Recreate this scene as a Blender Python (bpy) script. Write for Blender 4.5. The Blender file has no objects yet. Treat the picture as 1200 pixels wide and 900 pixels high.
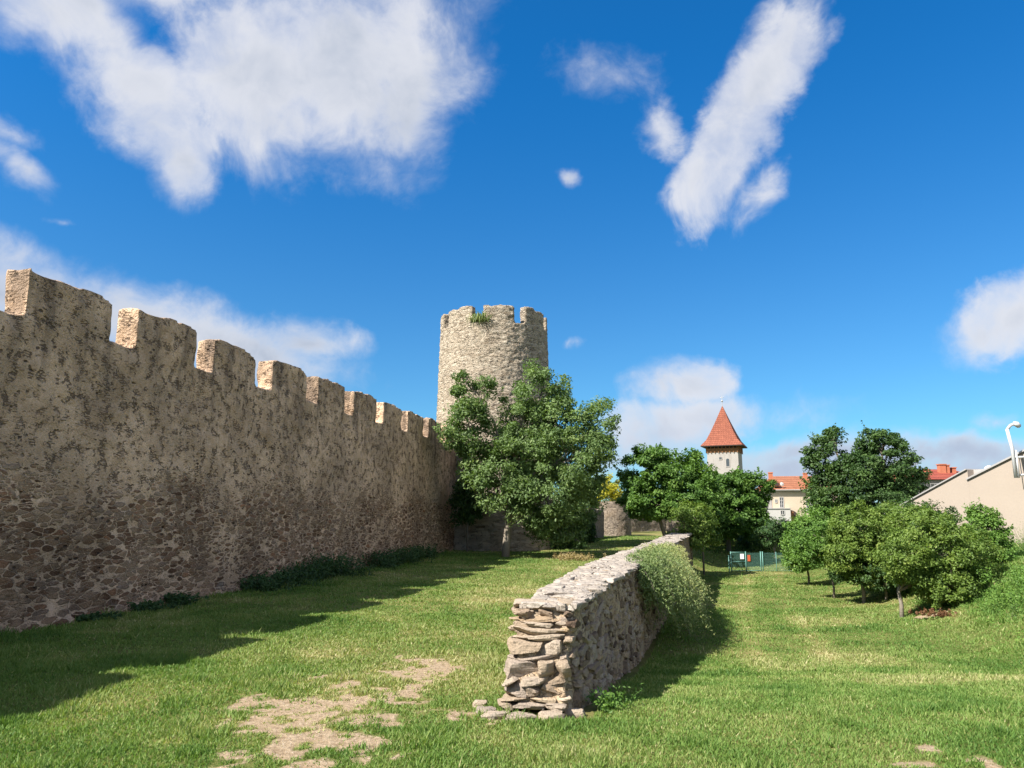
import bpy, bmesh, math
import numpy as np
from mathutils import Vector

R = math.radians
scene = bpy.context.scene
COL = scene.collection
rng = np.random.default_rng(7)

# ------------------------------------------------------------------ camera
CAM_H, PITCH, FPX = 2.6, R(9.75), 873.0
cam_d = bpy.data.cameras.new('camera')
cam = bpy.data.objects.new('camera', cam_d)
COL.objects.link(cam)
cam.location = (0, 0, CAM_H)
cam.rotation_euler = (R(90) + PITCH, 0, 0)
cam_d.sensor_fit = 'HORIZONTAL'
cam_d.angle = 2 * math.atan(600 / FPX)
cam_d.clip_start, cam_d.clip_end = 0.1, 20000
scene.camera = cam


def ray(px, py):
    xc, yc = (px - 600) / FPX, (450 - py) / FPX
    c, s = math.cos(PITCH), math.sin(PITCH)
    return np.array([xc, c - yc * s, s + yc * c])


def at(px, py, d):
    """world point seen at a photo pixel (1200x900) at forward distance d"""
    v = ray(px, py)
    return np.array([0, 0, CAM_H]) + v * (d / v[1])


# ------------------------------------------------------------------ noise
def _hash(ix, iy, iz, seed):
    h = (ix.astype(np.int64) * 374761393 + iy.astype(np.int64) * 668265263 +
         iz.astype(np.int64) * 2147483647 + seed * 1274126177) & 0xffffffff
    h = ((h ^ (h >> 13)) * 1274126177) & 0xffffffff
    h = ((h ^ (h >> 16)) * 2246822519) & 0xffffffff
    h = h ^ (h >> 15)
    return (h & 0xffffff) / float(0xffffff)


def vnoise(p, seed=0):
    p = np.asarray(p, dtype=float)
    i = np.floor(p).astype(np.int64)
    f = p - i
    f = f * f * (3 - 2 * f)
    out = 0
    for a in (0, 1):
        wx = f[:, 0] if a else 1 - f[:, 0]
        for b in (0, 1):
            wy = f[:, 1] if b else 1 - f[:, 1]
            for c in (0, 1):
                wz = f[:, 2] if c else 1 - f[:, 2]
                out = out + wx * wy * wz * _hash(i[:, 0] + a, i[:, 1] + b, i[:, 2] + c, seed)
    return out


def fbm(p, octv=4, seed=0):
    p = np.asarray(p, dtype=float)
    v, amp, tot = 0, 1.0, 0
    for k in range(octv):
        v = v + amp * vnoise(p * 2 ** k + 17.3 * k, seed + k)
        tot += amp
        amp *= .5
    return v / tot


def fbm2(x, y, sc, octv=4, seed=0):
    x = np.asarray(x, float)
    y = np.asarray(y, float)
    sh = x.shape
    p = np.stack([x.ravel() / sc, y.ravel() / sc, np.full(x.size, 3.7)], 1)
    return fbm(p, octv, seed).reshape(sh)


def sm(a, b, x):
    t = np.clip((np.asarray(x, float) - a) / (b - a), 0, 1)
    return t * t * (3 - 2 * t)


# ------------------------------------------------------------------ object helpers
def tag(o, label=None, cat=None, group=None, kind=None):
    if label: o['label'] = label
    if cat: o['category'] = cat
    if group: o['group'] = group
    if kind: o['kind'] = kind
    return o


def empty(name, loc=(0, 0, 0), rz=0.0, label=None, cat=None, group=None):
    o = bpy.data.objects.new(name, None)
    o.empty_display_size = .3
    COL.objects.link(o)
    o.location = loc
    o.rotation_euler = (0, 0, rz)
    return tag(o, label, cat, group)


def link(name, me, mat=None, parent=None):
    o = bpy.data.objects.new(name, me)
    COL.objects.link(o)
    if mat is not None:
        me.materials.clear()
        me.materials.append(mat)
    if parent is not None:
        o.parent = parent
    return o


def np_mesh(name, verts, faces, smooth=False, attrs=None):
    """verts (n,3); faces: one (m,k) array; attrs: dict of per-face floats"""
    verts = np.asarray(verts, dtype=np.float32)
    faces = np.asarray(faces, dtype=np.int32)
    me = bpy.data.meshes.new(name)
    m, k = faces.shape
    me.vertices.add(len(verts))
    me.vertices.foreach_set('co', verts.ravel())
    me.loops.add(m * k)
    me.loops.foreach_set('vertex_index', faces.ravel())
    me.polygons.add(m)
    me.polygons.foreach_set('loop_start', np.arange(0, m * k, k, dtype=np.int32))
    me.polygons.foreach_set('use_smooth', np.full(m, smooth, dtype=bool))
    for an, av in (attrs or {}).items():
        av = np.asarray(av, dtype=np.float32)
        at_ = me.attributes.new(an, 'FLOAT', 'FACE' if len(av) == m else 'POINT')
        at_.data.foreach_set('value', av)
    me.update(calc_edges=True)
    return me


class MB:
    """collects boxes, prisms and tubes as polygons; builds one mesh"""
    def __init__(self):
        self.v, self.f = [], []

    def add(self, vs, fs):
        n = len(self.v)
        self.v += [tuple(map(float, v)) for v in vs]
        self.f += [[i + n for i in f] for f in fs]
        return self

    def box(self, x0, x1, y0, y1, z0, z1):
        vs = [(x, y, z) for z in (z0, z1) for y in (y0, y1) for x in (x0, x1)]
        return self.add(vs, [(0, 2, 3, 1), (4, 5, 7, 6), (0, 1, 5, 4), (2, 6, 7, 3), (0, 4, 6, 2), (1, 3, 7, 5)])

    def prism(self, poly, vec):
        """poly: list of 3d points, extruded by vec"""
        n = len(poly)
        a = [np.array(p, float) for p in poly]
        b = [p + np.array(vec, float) for p in a]
        fs = [list(range(n)), list(range(2 * n - 1, n - 1, -1))]
        fs += [(i, i + n, (i + 1) % n + n, (i + 1) % n) for i in range(n)]
        return self.add(a + b, fs)

    def tube(self, pts, rad, n=7, cap=True):
        pts = [np.array(p, float) for p in pts]
        rad = [rad] * len(pts) if np.isscalar(rad) else list(rad)
        rings = []
        ref = np.array([.31, .87, .38])
        for i, p in enumerate(pts):
            t = pts[min(i + 1, len(pts) - 1)] - pts[max(i - 1, 0)]
            t = t / (np.linalg.norm(t) + 1e-9)
            if abs(t @ ref) > .95:
                ref = np.array([.9, .1, -.3])
            a = np.cross(t, ref); a /= np.linalg.norm(a) + 1e-9
            b = np.cross(t, a)
            rings.append([p + rad[i] * (a * math.cos(q) + b * math.sin(q)) for q in np.arange(n) * 2 * math.pi / n])
        vs = [v for r_ in rings for v in r_]
        fs = []
        for i in range(len(pts) - 1):
            for j in range(n):
                fs.append((i * n + j, i * n + (j + 1) % n, (i + 1) * n + (j + 1) % n, (i + 1) * n + j))
        if cap:
            fs.append(list(range(n - 1, -1, -1)))
            fs.append([(len(pts) - 1) * n + j for j in range(n)])
        return self.add(vs, fs)

    def build(self, name, mat, parent=None, smooth=False, bevel=0.0):
        me = bpy.data.meshes.new(name)
        me.from_pydata(self.v, [], self.f)
        bm = bmesh.new()
        bm.from_mesh(me)
        bmesh.ops.recalc_face_normals(bm, faces=bm.faces)
        if bevel:
            bmesh.ops.bevel(bm, geom=list(bm.edges), offset=bevel, segments=1, affect='EDGES')
        bm.to_mesh(me)
        bm.free()
        if smooth:
            me.polygons.foreach_set('use_smooth', [True] * len(me.polygons))
        return link(name, me, mat, parent)


# ------------------------------------------------------------------ node helpers
class NT:
    def __init__(self, tree):
        self.t = tree
        self.n = tree.nodes
        self.l = tree.links

    def put(self, sock, v):
        if isinstance(v, bpy.types.NodeSocket):
            self.l.new(v, sock)
        elif v is not None:
            if hasattr(sock.default_value, '__len__') and not hasattr(v, '__len__'):
                v = [v] * len(sock.default_value)
            if hasattr(sock.default_value, '__len__') and len(sock.default_value) == 4 and len(v) == 3:
                v = (*v, 1)
            sock.default_value = v

    def node(self, typ, inputs=None, **props):
        nd = self.n.new(typ)
        for k, v in props.items():
            setattr(nd, k, v)
        for k, v in (inputs or {}).items():
            self.put(nd.inputs[k], v)
        return nd

    def math(self, op, a, b=None, c=None, clamp=False):
        nd = self.node('ShaderNodeMath', operation=op, use_clamp=clamp)
        for i, v in enumerate((a, b, c)):
            if v is not None: self.put(nd.inputs[i], v)
        return nd.outputs[0]

    def vmath(self, op, a, b=None, scale=None):
        nd = self.node('ShaderNodeVectorMath', operation=op)
        self.put(nd.inputs[0], a)
        if b is not None: self.put(nd.inputs[1], b)
        if scale is not None: self.put(nd.inputs['Scale'], scale)
        return nd.outputs['Value'] if op in ('LENGTH', 'DOT_PRODUCT', 'DISTANCE') else nd.outputs[0]

    def mix(self, f, a, b, blend='MIX'):
        nd = self.node('ShaderNodeMix', data_type='RGBA', blend_type=blend)
        self.put(nd.inputs[0], f)
        self.put(nd.inputs[6], a)
        self.put(nd.inputs[7], b)
        return nd.outputs[2]

    def fmix(self, f, a, b):
        nd = self.node('ShaderNodeMix', data_type='FLOAT')
        self.put(nd.inputs[0], f); self.put(nd.inputs[2], a); self.put(nd.inputs[3], b)
        return nd.outputs[0]

    def noise(self, vec, scale, detail=4, rough=.55, out='Fac', **kw):
        nd = self.node('ShaderNodeTexNoise', {'Scale': scale, 'Detail': detail, 'Roughness': rough}, **kw)
        if vec is not None: self.put(nd.inputs['Vector'], vec)
        return nd.outputs[out]

    def voro(self, vec, scale, feature='F1', rnd=1.0):
        nd = self.node('ShaderNodeTexVoronoi', {'Scale': scale, 'Randomness': rnd}, feature=feature)
        self.put(nd.inputs['Vector'], vec)
        return nd

    def step(self, x, a, b, lo=0.0, hi=1.0):
        nd = self.node('ShaderNodeMapRange', interpolation_type='SMOOTHSTEP')
        for i, v in enumerate((x, a, b, lo, hi)):
            self.put(nd.inputs[i], v)
        return nd.outputs[0]

    def ramp(self, f, stops, interp='LINEAR'):
        nd = self.node('ShaderNodeValToRGB')
        cr = nd.color_ramp
        cr.interpolation = interp
        while len(cr.elements) < len(stops):
            cr.elements.new(.5)
        for e, (p, c) in zip(cr.elements, stops):
            e.position = p
            e.color = (*c, 1)
        self.put(nd.inputs[0], f)
        return nd.outputs[0]

    def mapping(self, vec, loc=(0, 0, 0), rot=(0, 0, 0), sca=(1, 1, 1), typ='POINT'):
        nd = self.node('ShaderNodeMapping', vector_type=typ)
        self.put(nd.inputs['Vector'], vec)
        nd.inputs['Location'].default_value = loc
        nd.inputs['Rotation'].default_value = rot
        nd.inputs['Scale'].default_value = sca
        return nd.outputs[0]

    def attr(self, name):
        nd = self.node('ShaderNodeAttribute', attribute_name=name)
        return nd.outputs['Fac']


def new_mat(name):
    m = bpy.data.materials.new(name)
    m.use_nodes = True
    m.node_tree.nodes.clear()
    g = NT(m.node_tree)
    out = g.node('ShaderNodeOutputMaterial')
    return m, g, out


def principled(g, out, color, rough=.9, bump=None, bump_d=.02, spec=.25, metal=0.0, strength=1.0):
    p = g.node('ShaderNodeBsdfPrincipled', {'Base Color': color, 'Roughness': rough, 'Metallic': metal, 'Specular IOR Level': spec})
    if bump is not None:
        b = g.node('ShaderNodeBump', {'Height': bump, 'Distance': bump_d, 'Strength': strength})
        g.l.new(b.outputs[0], p.inputs['Normal'])
    g.l.new(p.outputs[0], out.inputs['Surface'])
    return p


def plain_mat(name, col, rough=.8, nsc=6.0, var=.12, bump_d=.004, spec=.3, metal=0.0, dirt=None):
    m, g, out = new_mat(name)
    tc = g.node('ShaderNodeTexCoord').outputs['Object']
    n1 = g.noise(tc, nsc, 6)
    n2 = g.noise(tc, nsc * .13, 4)
    f = g.math('ADD', g.math('MULTIPLY', n1, var * 2), g.math('MULTIPLY', n2, var * 2))
    f = g.math('ADD', f, 1 - var * 2)
    c = g.mix(1.0, col, g.node('ShaderNodeCombineColor', {0: f, 1: f, 2: f}).outputs[0], 'MULTIPLY')
    if dirt is not None:
        st = g.noise(g.mapping(tc, sca=(2.2, 2.2, .25)), 1.0, 5)
        c = g.mix(g.step(st, .52, .78, 0, .55), c, dirt)
    principled(g, out, c, rough, n1, bump_d, spec, metal)
    return m


def stone_mat(name, stones, mortars, cell=(.30, .16), mort=(.05, .16), cover=(.45, .7), zgrad=(0, 1), grad_amt=0.0,
              stain=None, bump_d=.05, small=.45, warp=.12, streak_z=None, hue_patch=(.30, .22, .15), dark_pits=.0, base_pink=None, rnd=None, low_dark=None, blend=0.0):
    m, g, out = new_mat(name)
    tc = g.node('ShaderNodeTexCoord').outputs['Object']
    w1 = g.vmath('SUBTRACT', g.noise(tc, 2.0, 3, out='Color'), (.5, .5, .5))
    w2 = g.vmath('SUBTRACT', g.noise(tc, 9.0, 2, out='Color'), (.5, .5, .5))
    vec = g.vmath('ADD', tc, g.vmath('MULTIPLY', w1, (warp * 1.6, warp * 1.6, warp)))
    vec = g.vmath('ADD', vec, g.vmath('MULTIPLY', w2, (warp * .55, warp * .55, warp * .45)))
    sv = g.vmath('MULTIPLY', vec, (1 / cell[0], 1 / cell[0], 1 / cell[1]))
    A, AE = g.voro(sv, 1.0), g.voro(sv, 1.0, 'DISTANCE_TO_EDGE')
    k = 1 / small
    B, BE = g.voro(sv, k), g.voro(sv, k, 'DISTANCE_TO_EDGE')
    zsep = g.node('ShaderNodeSeparateXYZ', {0: tc}).outputs[2]
    big = g.noise(tc, .35, 4)
    gz = g.step(zsep, zgrad[0], zgrad[1])
    selv = g.math('ADD', g.noise(tc, .9, 3), g.math('MULTIPLY', gz, .18))
    sel = g.step(selv, .50, .58)
    rA = g.node('ShaderNodeSeparateColor', {0: A.outputs['Color']})
    rB = g.node('ShaderNodeSeparateColor', {0: B.outputs['Color']})
    r1 = g.fmix(sel, rA.outputs[0], rB.outputs[0])
    r2 = g.fmix(sel, rA.outputs[1], rB.outputs[1])
    edge = g.fmix(sel, AE.outputs['Distance'], g.math('MULTIPLY', BE.outputs['Distance'], .8))
    fine = g.noise(tc, 22, 6, .65)
    mid = g.noise(tc, 5.5, 5, .6)
    edge = g.math('ADD', edge, g.math('MULTIPLY', g.math('SUBTRACT', fine, .5), .10))
    cov = g.math('ADD', big, g.math('MULTIPLY', gz, grad_amt))
    cov = g.math('ADD', cov, g.math('MULTIPLY', g.math('SUBTRACT', mid, .5), .5))
    cov = g.step(cov, cover[0], cover[1])
    w = g.fmix(cov, mort[0], mort[1])
    w = g.math('MULTIPLY', w, g.math('ADD', .55, g.math('MULTIPLY', r2, .9)))
    mm = g.step(edge, g.math('MULTIPLY', w, .55), w, 1, 0)
    if rnd is not None:      # stones rounded off, mortar in the corners between them
        dA = g.fmix(sel, A.outputs['Distance'], B.outputs['Distance'])
        dA = g.math('ADD', dA, g.math('MULTIPLY', g.math('SUBTRACT', fine, .5), .25))
        rr = g.math('ADD', rnd, g.math('MULTIPLY', r2, .30))
        rr = g.math('SUBTRACT', rr, g.math('MULTIPLY', cov, .24))
        mm = g.math('MAXIMUM', mm, g.step(dA, g.math('SUBTRACT', rr, .05), g.math('ADD', rr, .05)))
    sc = g.ramp(r1, stones)
    v = g.math('ADD', .62, g.math('MULTIPLY', fine, .76))
    sc = g.mix(1.0, sc, g.node('ShaderNodeCombineColor', {0: v, 1: v, 2: v}).outputs[0], 'MULTIPLY')
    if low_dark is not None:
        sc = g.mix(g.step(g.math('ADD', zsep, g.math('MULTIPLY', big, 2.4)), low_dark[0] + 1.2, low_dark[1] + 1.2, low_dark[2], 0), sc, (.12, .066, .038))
    mc = g.mix(g.step(mid, .3, .7), mortars[0], mortars[1])
    v2 = g.math('ADD', .72, g.math('MULTIPLY', fine, .56))
    mc = g.mix(1.0, mc, g.node('ShaderNodeCombineColor', {0: v2, 1: v2, 2: v2}).outputs[0], 'MULTIPLY')
    if blend:                # upper masonry still half covered by old lime render
        sc = g.mix(g.math('MULTIPLY', g.math('MULTIPLY', cov, gz), blend), sc, mc)
    c = g.mix(mm, sc, mc)
    if blend:                # old and newer render, soot and lime in broad patches
        tone = g.math('ADD', .84, g.math('MULTIPLY', g.step(g.noise(tc, .42, 6, .62), .34, .68), .62))
        c = g.mix(1.0, c, g.node('ShaderNodeCombineColor', {0: tone, 1: g.math('MULTIPLY', tone, .985), 2: g.math('MULTIPLY', tone, .97)}).outputs[0], 'MULTIPLY')
        c = g.mix(g.step(g.noise(tc, .95, 6, .68), .60, .74, 0, .5), c, (.46, .42, .375))
        c = g.mix(g.step(g.noise(g.mapping(tc, (7, 3, 1)), .7, 6, .68), .60, .72, 0, .5), c, (.22, .145, .095))
    # joints that have lost their mortar
    op = g.math('MULTIPLY', g.step(edge, g.math('MULTIPLY', w, .12), g.math('MULTIPLY', w, .34), 1, 0), g.step(g.noise(tc, 3.3, 4, .6), .52, .60))
    c = g.mix(g.math('MULTIPLY', op, .68), c, (.075, .052, .038))
    hp = g.step(g.noise(tc, .8, 5, .6), .5, .68, 0, .55)
    c = g.mix(hp, c, hue_patch)
    # weathering: small holes left by fallen stones and mortar, their inner shade painted dark
    pit = None
    if dark_pits:
        pv = g.voro(g.vmath('MULTIPLY', vec, (6.5, 6.5, 11.)), 1.0)
        pr = g.node('ShaderNodeSeparateColor', {0: pv.outputs['Color']}).outputs[2]
        pit = g.math('MULTIPLY', g.step(pv.outputs['Distance'], .22, .42, 1, 0), g.step(pr, 1 - dark_pits - .02, 1 - dark_pits))
        pit = g.math('MULTIPLY', pit, g.step(g.noise(tc, 1.1, 4, .6), .50, .60))
        c = g.mix(g.math('MULTIPLY', pit, .8), c, (.05, .035, .026))
    if streak_z is not None:
        sk = g.noise(g.mapping(tc, sca=(1.6, 1.6, .16)), 1.0, 5, .6)
        sk = g.math('MULTIPLY', g.step(sk, .46, .66), g.step(zsep, streak_z[0], streak_z[1]))
        c = g.mix(g.math('MULTIPLY', sk, .62), c, (.085, .07, .062))
    if stain is not None:
        sn = g.math('MULTIPLY', g.step(g.noise(tc, .55, 5, .65), .50, .68), g.step(zsep, stain[1], stain[0]))
        c = g.mix(g.math('MULTIPLY', sn, .6), c, stain[2])
    h = g.math('MULTIPLY', g.math('SUBTRACT', 1, mm), g.math('ADD', .45, g.math('MULTIPLY', r2, .8)))
    h = g.math('ADD', h, g.math('MULTIPLY', fine, .55))
    h = g.math('ADD', h, g.math('MULTIPLY', mid, .7))
    if pit is not None:
        h = g.math('SUBTRACT', h, g.math('MULTIPLY', pit, 1.2))
    h = g.math('SUBTRACT', h, g.math('MULTIPLY', op, .9))
    principled(g, out, c, .95, h, bump_d, .12)
    return m


def leaf_mat(name, c0, c1, c2, trans=.35, rough=.55, tcol=None):
    """leaf colour runs over the per-face attribute 'tint'"""
    m, g, out = new_mat(name)
    t = g.attr('tint')
    c = g.ramp(t, [(0, c0), (.55, c1), (1, c2)])
    p = g.node('ShaderNodeBsdfPrincipled', {'Base Color': c, 'Roughness': rough, 'Specular IOR Level': .35})
    tr = g.node('ShaderNodeBsdfTranslucent', {'Color': g.mix(1.0, c, tcol or (1.25, 1.35, .6), 'MULTIPLY')})
    mx = g.node('ShaderNodeMixShader', {0: trans})
    g.l.new(p.outputs[0], mx.inputs[1])
    g.l.new(tr.outputs[0], mx.inputs[2])
    g.l.new(mx.outputs[0], out.inputs['Surface'])
    return m


# ------------------------------------------------------------------ terrain
LW_Y = np.array([10.4, 15.0, 19.5, 29.5, 47.0])
LW_XL = np.array([.00, .95, 1.98, 4.96, 10.0])
LW_XR = np.array([.72, 1.92, 3.20, 6.05, 11.05])
LW_TOP = 1.32


def lw_left(y):
    return np.interp(y, LW_Y, LW_XL) + np.where(y > 47, (y - 47) * .29, 0)


def lw_right(y):
    return np.interp(y, LW_Y, LW_XR) + np.where(y > 47, (y - 47) * .29, 0)


def bank_foot(y):
    return 10.3 + .25 * (y - 14)


def terrain(x, y):
    x = np.asarray(x, float); y = np.asarray(y, float)
    zl = .45 * sm(25, 80, y) + .10 * sm(0, 7, -x - 2 + (y - 14) * .2) * sm(6, 14, y)
    zr = -1.0 * sm(9, 20, y) - .25 * sm(20, 45, y)
    mid = (lw_left(y) + lw_right(y)) / 2
    w = .26 + np.maximum(0, 10.6 - y) * 1.2 + np.maximum(0, y - 47) * .35
    t = sm(-1, 1, (x - mid) / w)
    zr = zr + 1.8 * sm(53, 69, y)
    b = x - bank_foot(y)
    zb = 2.15 * sm(-.6, 6.8, b) * sm(7, 17, y) * (1 - .8 * sm(44, 57, y))
    z = zl * (1 - t) + (zr + zb) * t
    far = sm(95, 130, np.hypot(x, y))
    z = z * (1 - far) + .3 * far
    z = z + (fbm2(x, y, 2.6, 3, 5) - .5) * .11 + (fbm2(x, y, .7, 2, 9) - .5) * .035
    return z


def tz(x, y):
    return float(terrain(np.array([x]), np.array([y]))[0])


# big wall frame: origin and direction on the ground
BW_O = np.array([-13.97, 0.0])
BW_U = np.array([.2121, .9772])
BW_ANG = math.atan2(BW_U[1], BW_U[0])


def bw_side(x, y):
    """signed distance in front of the big wall's face (+ = lawn side)"""
    return (x - BW_O[0]) * BW_U[1] - (y - BW_O[1]) * BW_U[0]


TOWER_C, TOWER_R = np.array([-1.27, 51.0]), 3.95


def bare_mask(x, y):
    n = fbm2(x, y, .42, 5, 21)
    n2 = fbm2(x, y, 1.3, 3, 22)
    n3 = fbm2(x, y, .13, 2, 23)
    m = np.zeros_like(x, dtype=float)
    spots = [(-2.3, 10.6, 1.75, 3.1, .95), (-1.65, 12.8, 1.2, 1.9, .85), (-2.3, 8.6, 1.5, 1.1, .9), (4.6, 8.5, 1.1, .6, .50), (-.45, 10.2, .65, .8, .9),
             (3.2, 9.0, .6, .5, .6), (-1.2, 8.6, .7, .5, .8), (14.3, 26.2, 1.0, .9, 1.1), (17.6, 35.5, 1.0, 1.2, 1.1), (2.6, 41.0, 1.4, 3.0, .7)]
    for cx, cy, rx, ry, a in spots:
        d = np.hypot((x - cx) / rx, (y - cy) / ry)
        m = np.maximum(m, a * (1 - sm(.35, 1.2, d)))
    return sm(-.22, .34, (n - .5) * 2.4 + (n3 - .5) * 1.6 + (n2 - .5) * .8 + (m - .80) * .95) * sm(.02, .3, m)


def dry_mask(x, y):
    n = fbm2(x, y, 1.1, 4, 31)
    n2 = fbm2(x, y, 4.0, 3, 32)
    v = .55 * n + .45 * n2
    base = sm(.44, .66, v)
    mid = (lw_left(y) + lw_right(y)) / 2
    # worn track along the lower lawn
    trk = np.exp(-((x - mid - 4.3 + .9 * np.sin(y * .06)) / .35) ** 2) + .8 * np.exp(-((x - mid - 6.1 + .9 * np.sin(y * .06)) / .35) ** 2)
    trk = trk * sm(12, 20, y) * (1 - sm(48, 52, y)) * (x > mid)
    # dry band on the terrace beside the low wall
    ter = np.exp(-((x - mid + 3.6) / 2.3) ** 2) * (y > 9) * .46
    return np.clip(base * .62 + trk * .5 * (.5 + n) + ter * (.3 + n * 1.2), 0, 1)


def tall_mask(x, y):
    """longer growth: on the right bank and against the walls"""
    b = x - bank_foot(y)
    t = sm(.8, 3.0, b + (fbm2(x, y, 1.4, 3, 40) - .5) * 2.6) * sm(10, 15, y)
    t = np.maximum(t, .55 * sm(55, 60, y) * (x > lw_right(y)))
    return t


def axis(lo, f0, f1, hi, step, grow=1.22):
    mid = np.arange(f0, f1 + step / 2, step)
    up, s, v = [], step, f1
    while v < hi:
        s *= grow; v += s; up.append(v)
    dn, s, v = [], step, f0
    while v > lo:
        s *= grow; v -= s; dn.append(v)
    return np.concatenate([dn[::-1], mid, up])


gx = axis(-3000, -15, 24, 3000, .16)
gy = axis(-400, 4, 62, 5000, .16)
GX, GY = np.meshgrid(gx, gy)
GZ = terrain(GX, GY)
nx, ny = len(gx), len(gy)
idx = np.arange(nx * ny).reshape(ny, nx)
gf = np.stack([idx[:-1, :-1], idx[:-1, 1:], idx[1:, 1:], idx[1:, :-1]], -1).reshape(-1, 4)
gm = np_mesh('ground', np.stack([GX, GY, GZ], -1).reshape(-1, 3), gf, True,
             {'bare': bare_mask(GX, GY).ravel(), 'dry': dry_mask(GX, GY).ravel()})
m_ground, g, out = new_mat('ground_soil_and_turf')
tc = g.node('ShaderNodeTexCoord').outputs['Object']
n_f = g.noise(tc, 14, 7, .7)
n_m = g.noise(tc, 2.3, 5, .6)
soil = g.mix(g.step(n_f, .3, .7), (.22, .155, .095), (.42, .325, .22))
soil = g.mix(g.step(n_m, .4, .7, 0, .7), soil, (.33, .24, .15))
pb = g.voro(tc, 26)
soil = g.mix(g.math('MULTIPLY', g.step(pb.outputs['Distance'], .16, .26, 1, 0), g.step(g.node('ShaderNodeSeparateColor', {0: pb.outputs['Color']}).outputs[0], .72, .76)), soil, (.50, .44, .36))
turf = g.mix(g.step(n_m, .3, .7), (.070, .105, .022), (.13, .15, .04))
turf = g.mix(g.math('MULTIPLY', g.attr('dry'), .8), turf, (.27, .22, .09))
turf = g.mix(g.step(n_f, .35, .75, 0, .45), turf, (.14, .105, .05))
bm_ = g.step(g.math('ADD', g.attr('bare'), g.math('MULTIPLY', g.math('SUBTRACT', n_f, .5), 1.1)), .30, .75)
principled(g, out, g.mix(bm_, turf, soil), 1.0, n_f, .05, .05)
tag(link('ground', gm, m_ground), kind='structure')

# ------------------------------------------------------------------ grass blades (one object nobody could count)
m_grass, g, out = new_mat('grass_blades')
c = g.ramp(g.attr('tint'), [(0, (.058, .135, .022)), (.40, (.155, .245, .052)), (.7, (.275, .305, .10)), (1, (.48, .43, .23))])
p = g.node('ShaderNodeBsdfPrincipled', {'Base Color': c, 'Roughness': .6, 'Specular IOR Level': .25})
tr = g.node('ShaderNodeBsdfTranslucent', {'Color': g.mix(1.0, c, (1.2, 1.3, .6), 'MULTIPLY')})
mx = g.node('ShaderNodeMixShader', {0: .35})
g.l.new(p.outputs[0], mx.inputs[1]); g.l.new(tr.outputs[0], mx.inputs[2])
g.l.new(mx.outputs[0], out.inputs['Surface'])


def grass_points():
    P = []
    for y0, y1, dens in ((7.2, 10, 3000), (10, 14, 2100), (14, 20, 1000), (20, 30, 400), (30, 46, 170), (46, 70, 70)):
        x0, x1 = -.74 * y1 - 1, .74 * y1 + 1.5
        n = int((x1 - x0) * (y1 - y0) * dens)
        x = rng.uniform(x0, x1, n); y = rng.uniform(y0, y1, n)
        k = (np.abs(x) < .74 * y + 1.2)
        P.append(np.stack([x[k], y[k]], 1))
    return np.concatenate(P)


gp = grass_points()
x, y = gp[:, 0], gp[:, 1]
keep = ~((y > 10.25) & (y < 47.2) & (x > lw_left(y) - .08) & (x < lw_right(y) + .22 * (1 - sm(12, 30, y)) + .12))
keep &= (bw_side(x, y) > .02) | (y > 49)
keep &= np.hypot(x - TOWER_C[0], y - TOWER_C[1]) > TOWER_R + .1
keep &= ~((y > 49) & (x < TOWER_C[0] + (y - 49) * .38))
bm0 = bare_mask(x, y)
keep &= rng.random(len(x)) > bm0 ** 1.3 * .97
x, y, bm0 = x[keep], y[keep], bm0[keep]
tl, dr = tall_mask(x, y), dry_mask(x, y)
n = len(x)
lush = fbm2(x, y, 2.2, 3, 55)
hb = rng.uniform(.020, .055, n) * (1 + 1.1 * sm(.5, .75, fbm2(x, y, .45, 2, 56)))
edge_w = np.exp(-np.maximum(0, bw_side(x, y)) / .5) * (y < 49) + np.exp(-np.abs(x - lw_right(y) - .2) / .2) * (y > 10) * (y < 47) * .4 \
    + np.exp(-np.abs(lw_left(y) - x) / .15) * (y > 10) * (y < 47) * .5
hb = hb * (1 + 1.9 * tl * rng.uniform(.5, 1.3, n) + 2.4 * edge_w * rng.uniform(0, 1, n))
hb *= (1 - .45 * bm0)
sp = rng.random(n) < .006
hb[sp] *= 2.1
wd = (.0042 + .00075 * y) * rng.uniform(.7, 1.3, n) * (1 + .5 * tl)
az = rng.uniform(0, 2 * math.pi, n)
la = rng.uniform(0, 2 * math.pi, n)
ln = hb * rng.uniform(.25, 1.0, n)
z = terrain(x, y) - .008
bx, by = np.cos(az) * wd, np.sin(az) * wd
V = np.empty((n, 3, 3), np.float32)
V[:, 0] = np.stack([x - bx, y - by, z], 1)
V[:, 1] = np.stack([x + bx, y + by, z], 1)
V[:, 2] = np.stack([x + np.cos(la) * ln, y + np.sin(la) * ln, z + hb], 1)
ti = .15 + .34 * sm(.3, .7, lush) + .50 * dr * rng.uniform(.4, 1.25, n) + rng.normal(0, .11, n) + .18 * bm0 - .04 * tl
ti[rng.random(n) < .05] += .35
me = np_mesh('grass', V.reshape(-1, 3), np.arange(n * 3).reshape(-1, 3), False, {'tint': np.clip(ti, 0, 1)})
tag(link('grass', me, m_grass), 'short mown grass, green with dry straw coloured patches, over the whole lawn', 'grass', kind='stuff')


# ------------------------------------------------------------------ masonry
def remesh(mb, voxel):
    o = mb.build('tmp', None)
    md = o.modifiers.new('r', 'REMESH')
    md.mode = 'VOXEL'
    md.voxel_size = voxel
    dg = bpy.context.evaluated_depsgraph_get()
    dg.update()
    me = bpy.data.meshes.new_from_object(o.evaluated_get(dg))
    old = o.data
    bpy.data.objects.remove(o)
    bpy.data.meshes.remove(old)
    return me


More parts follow.
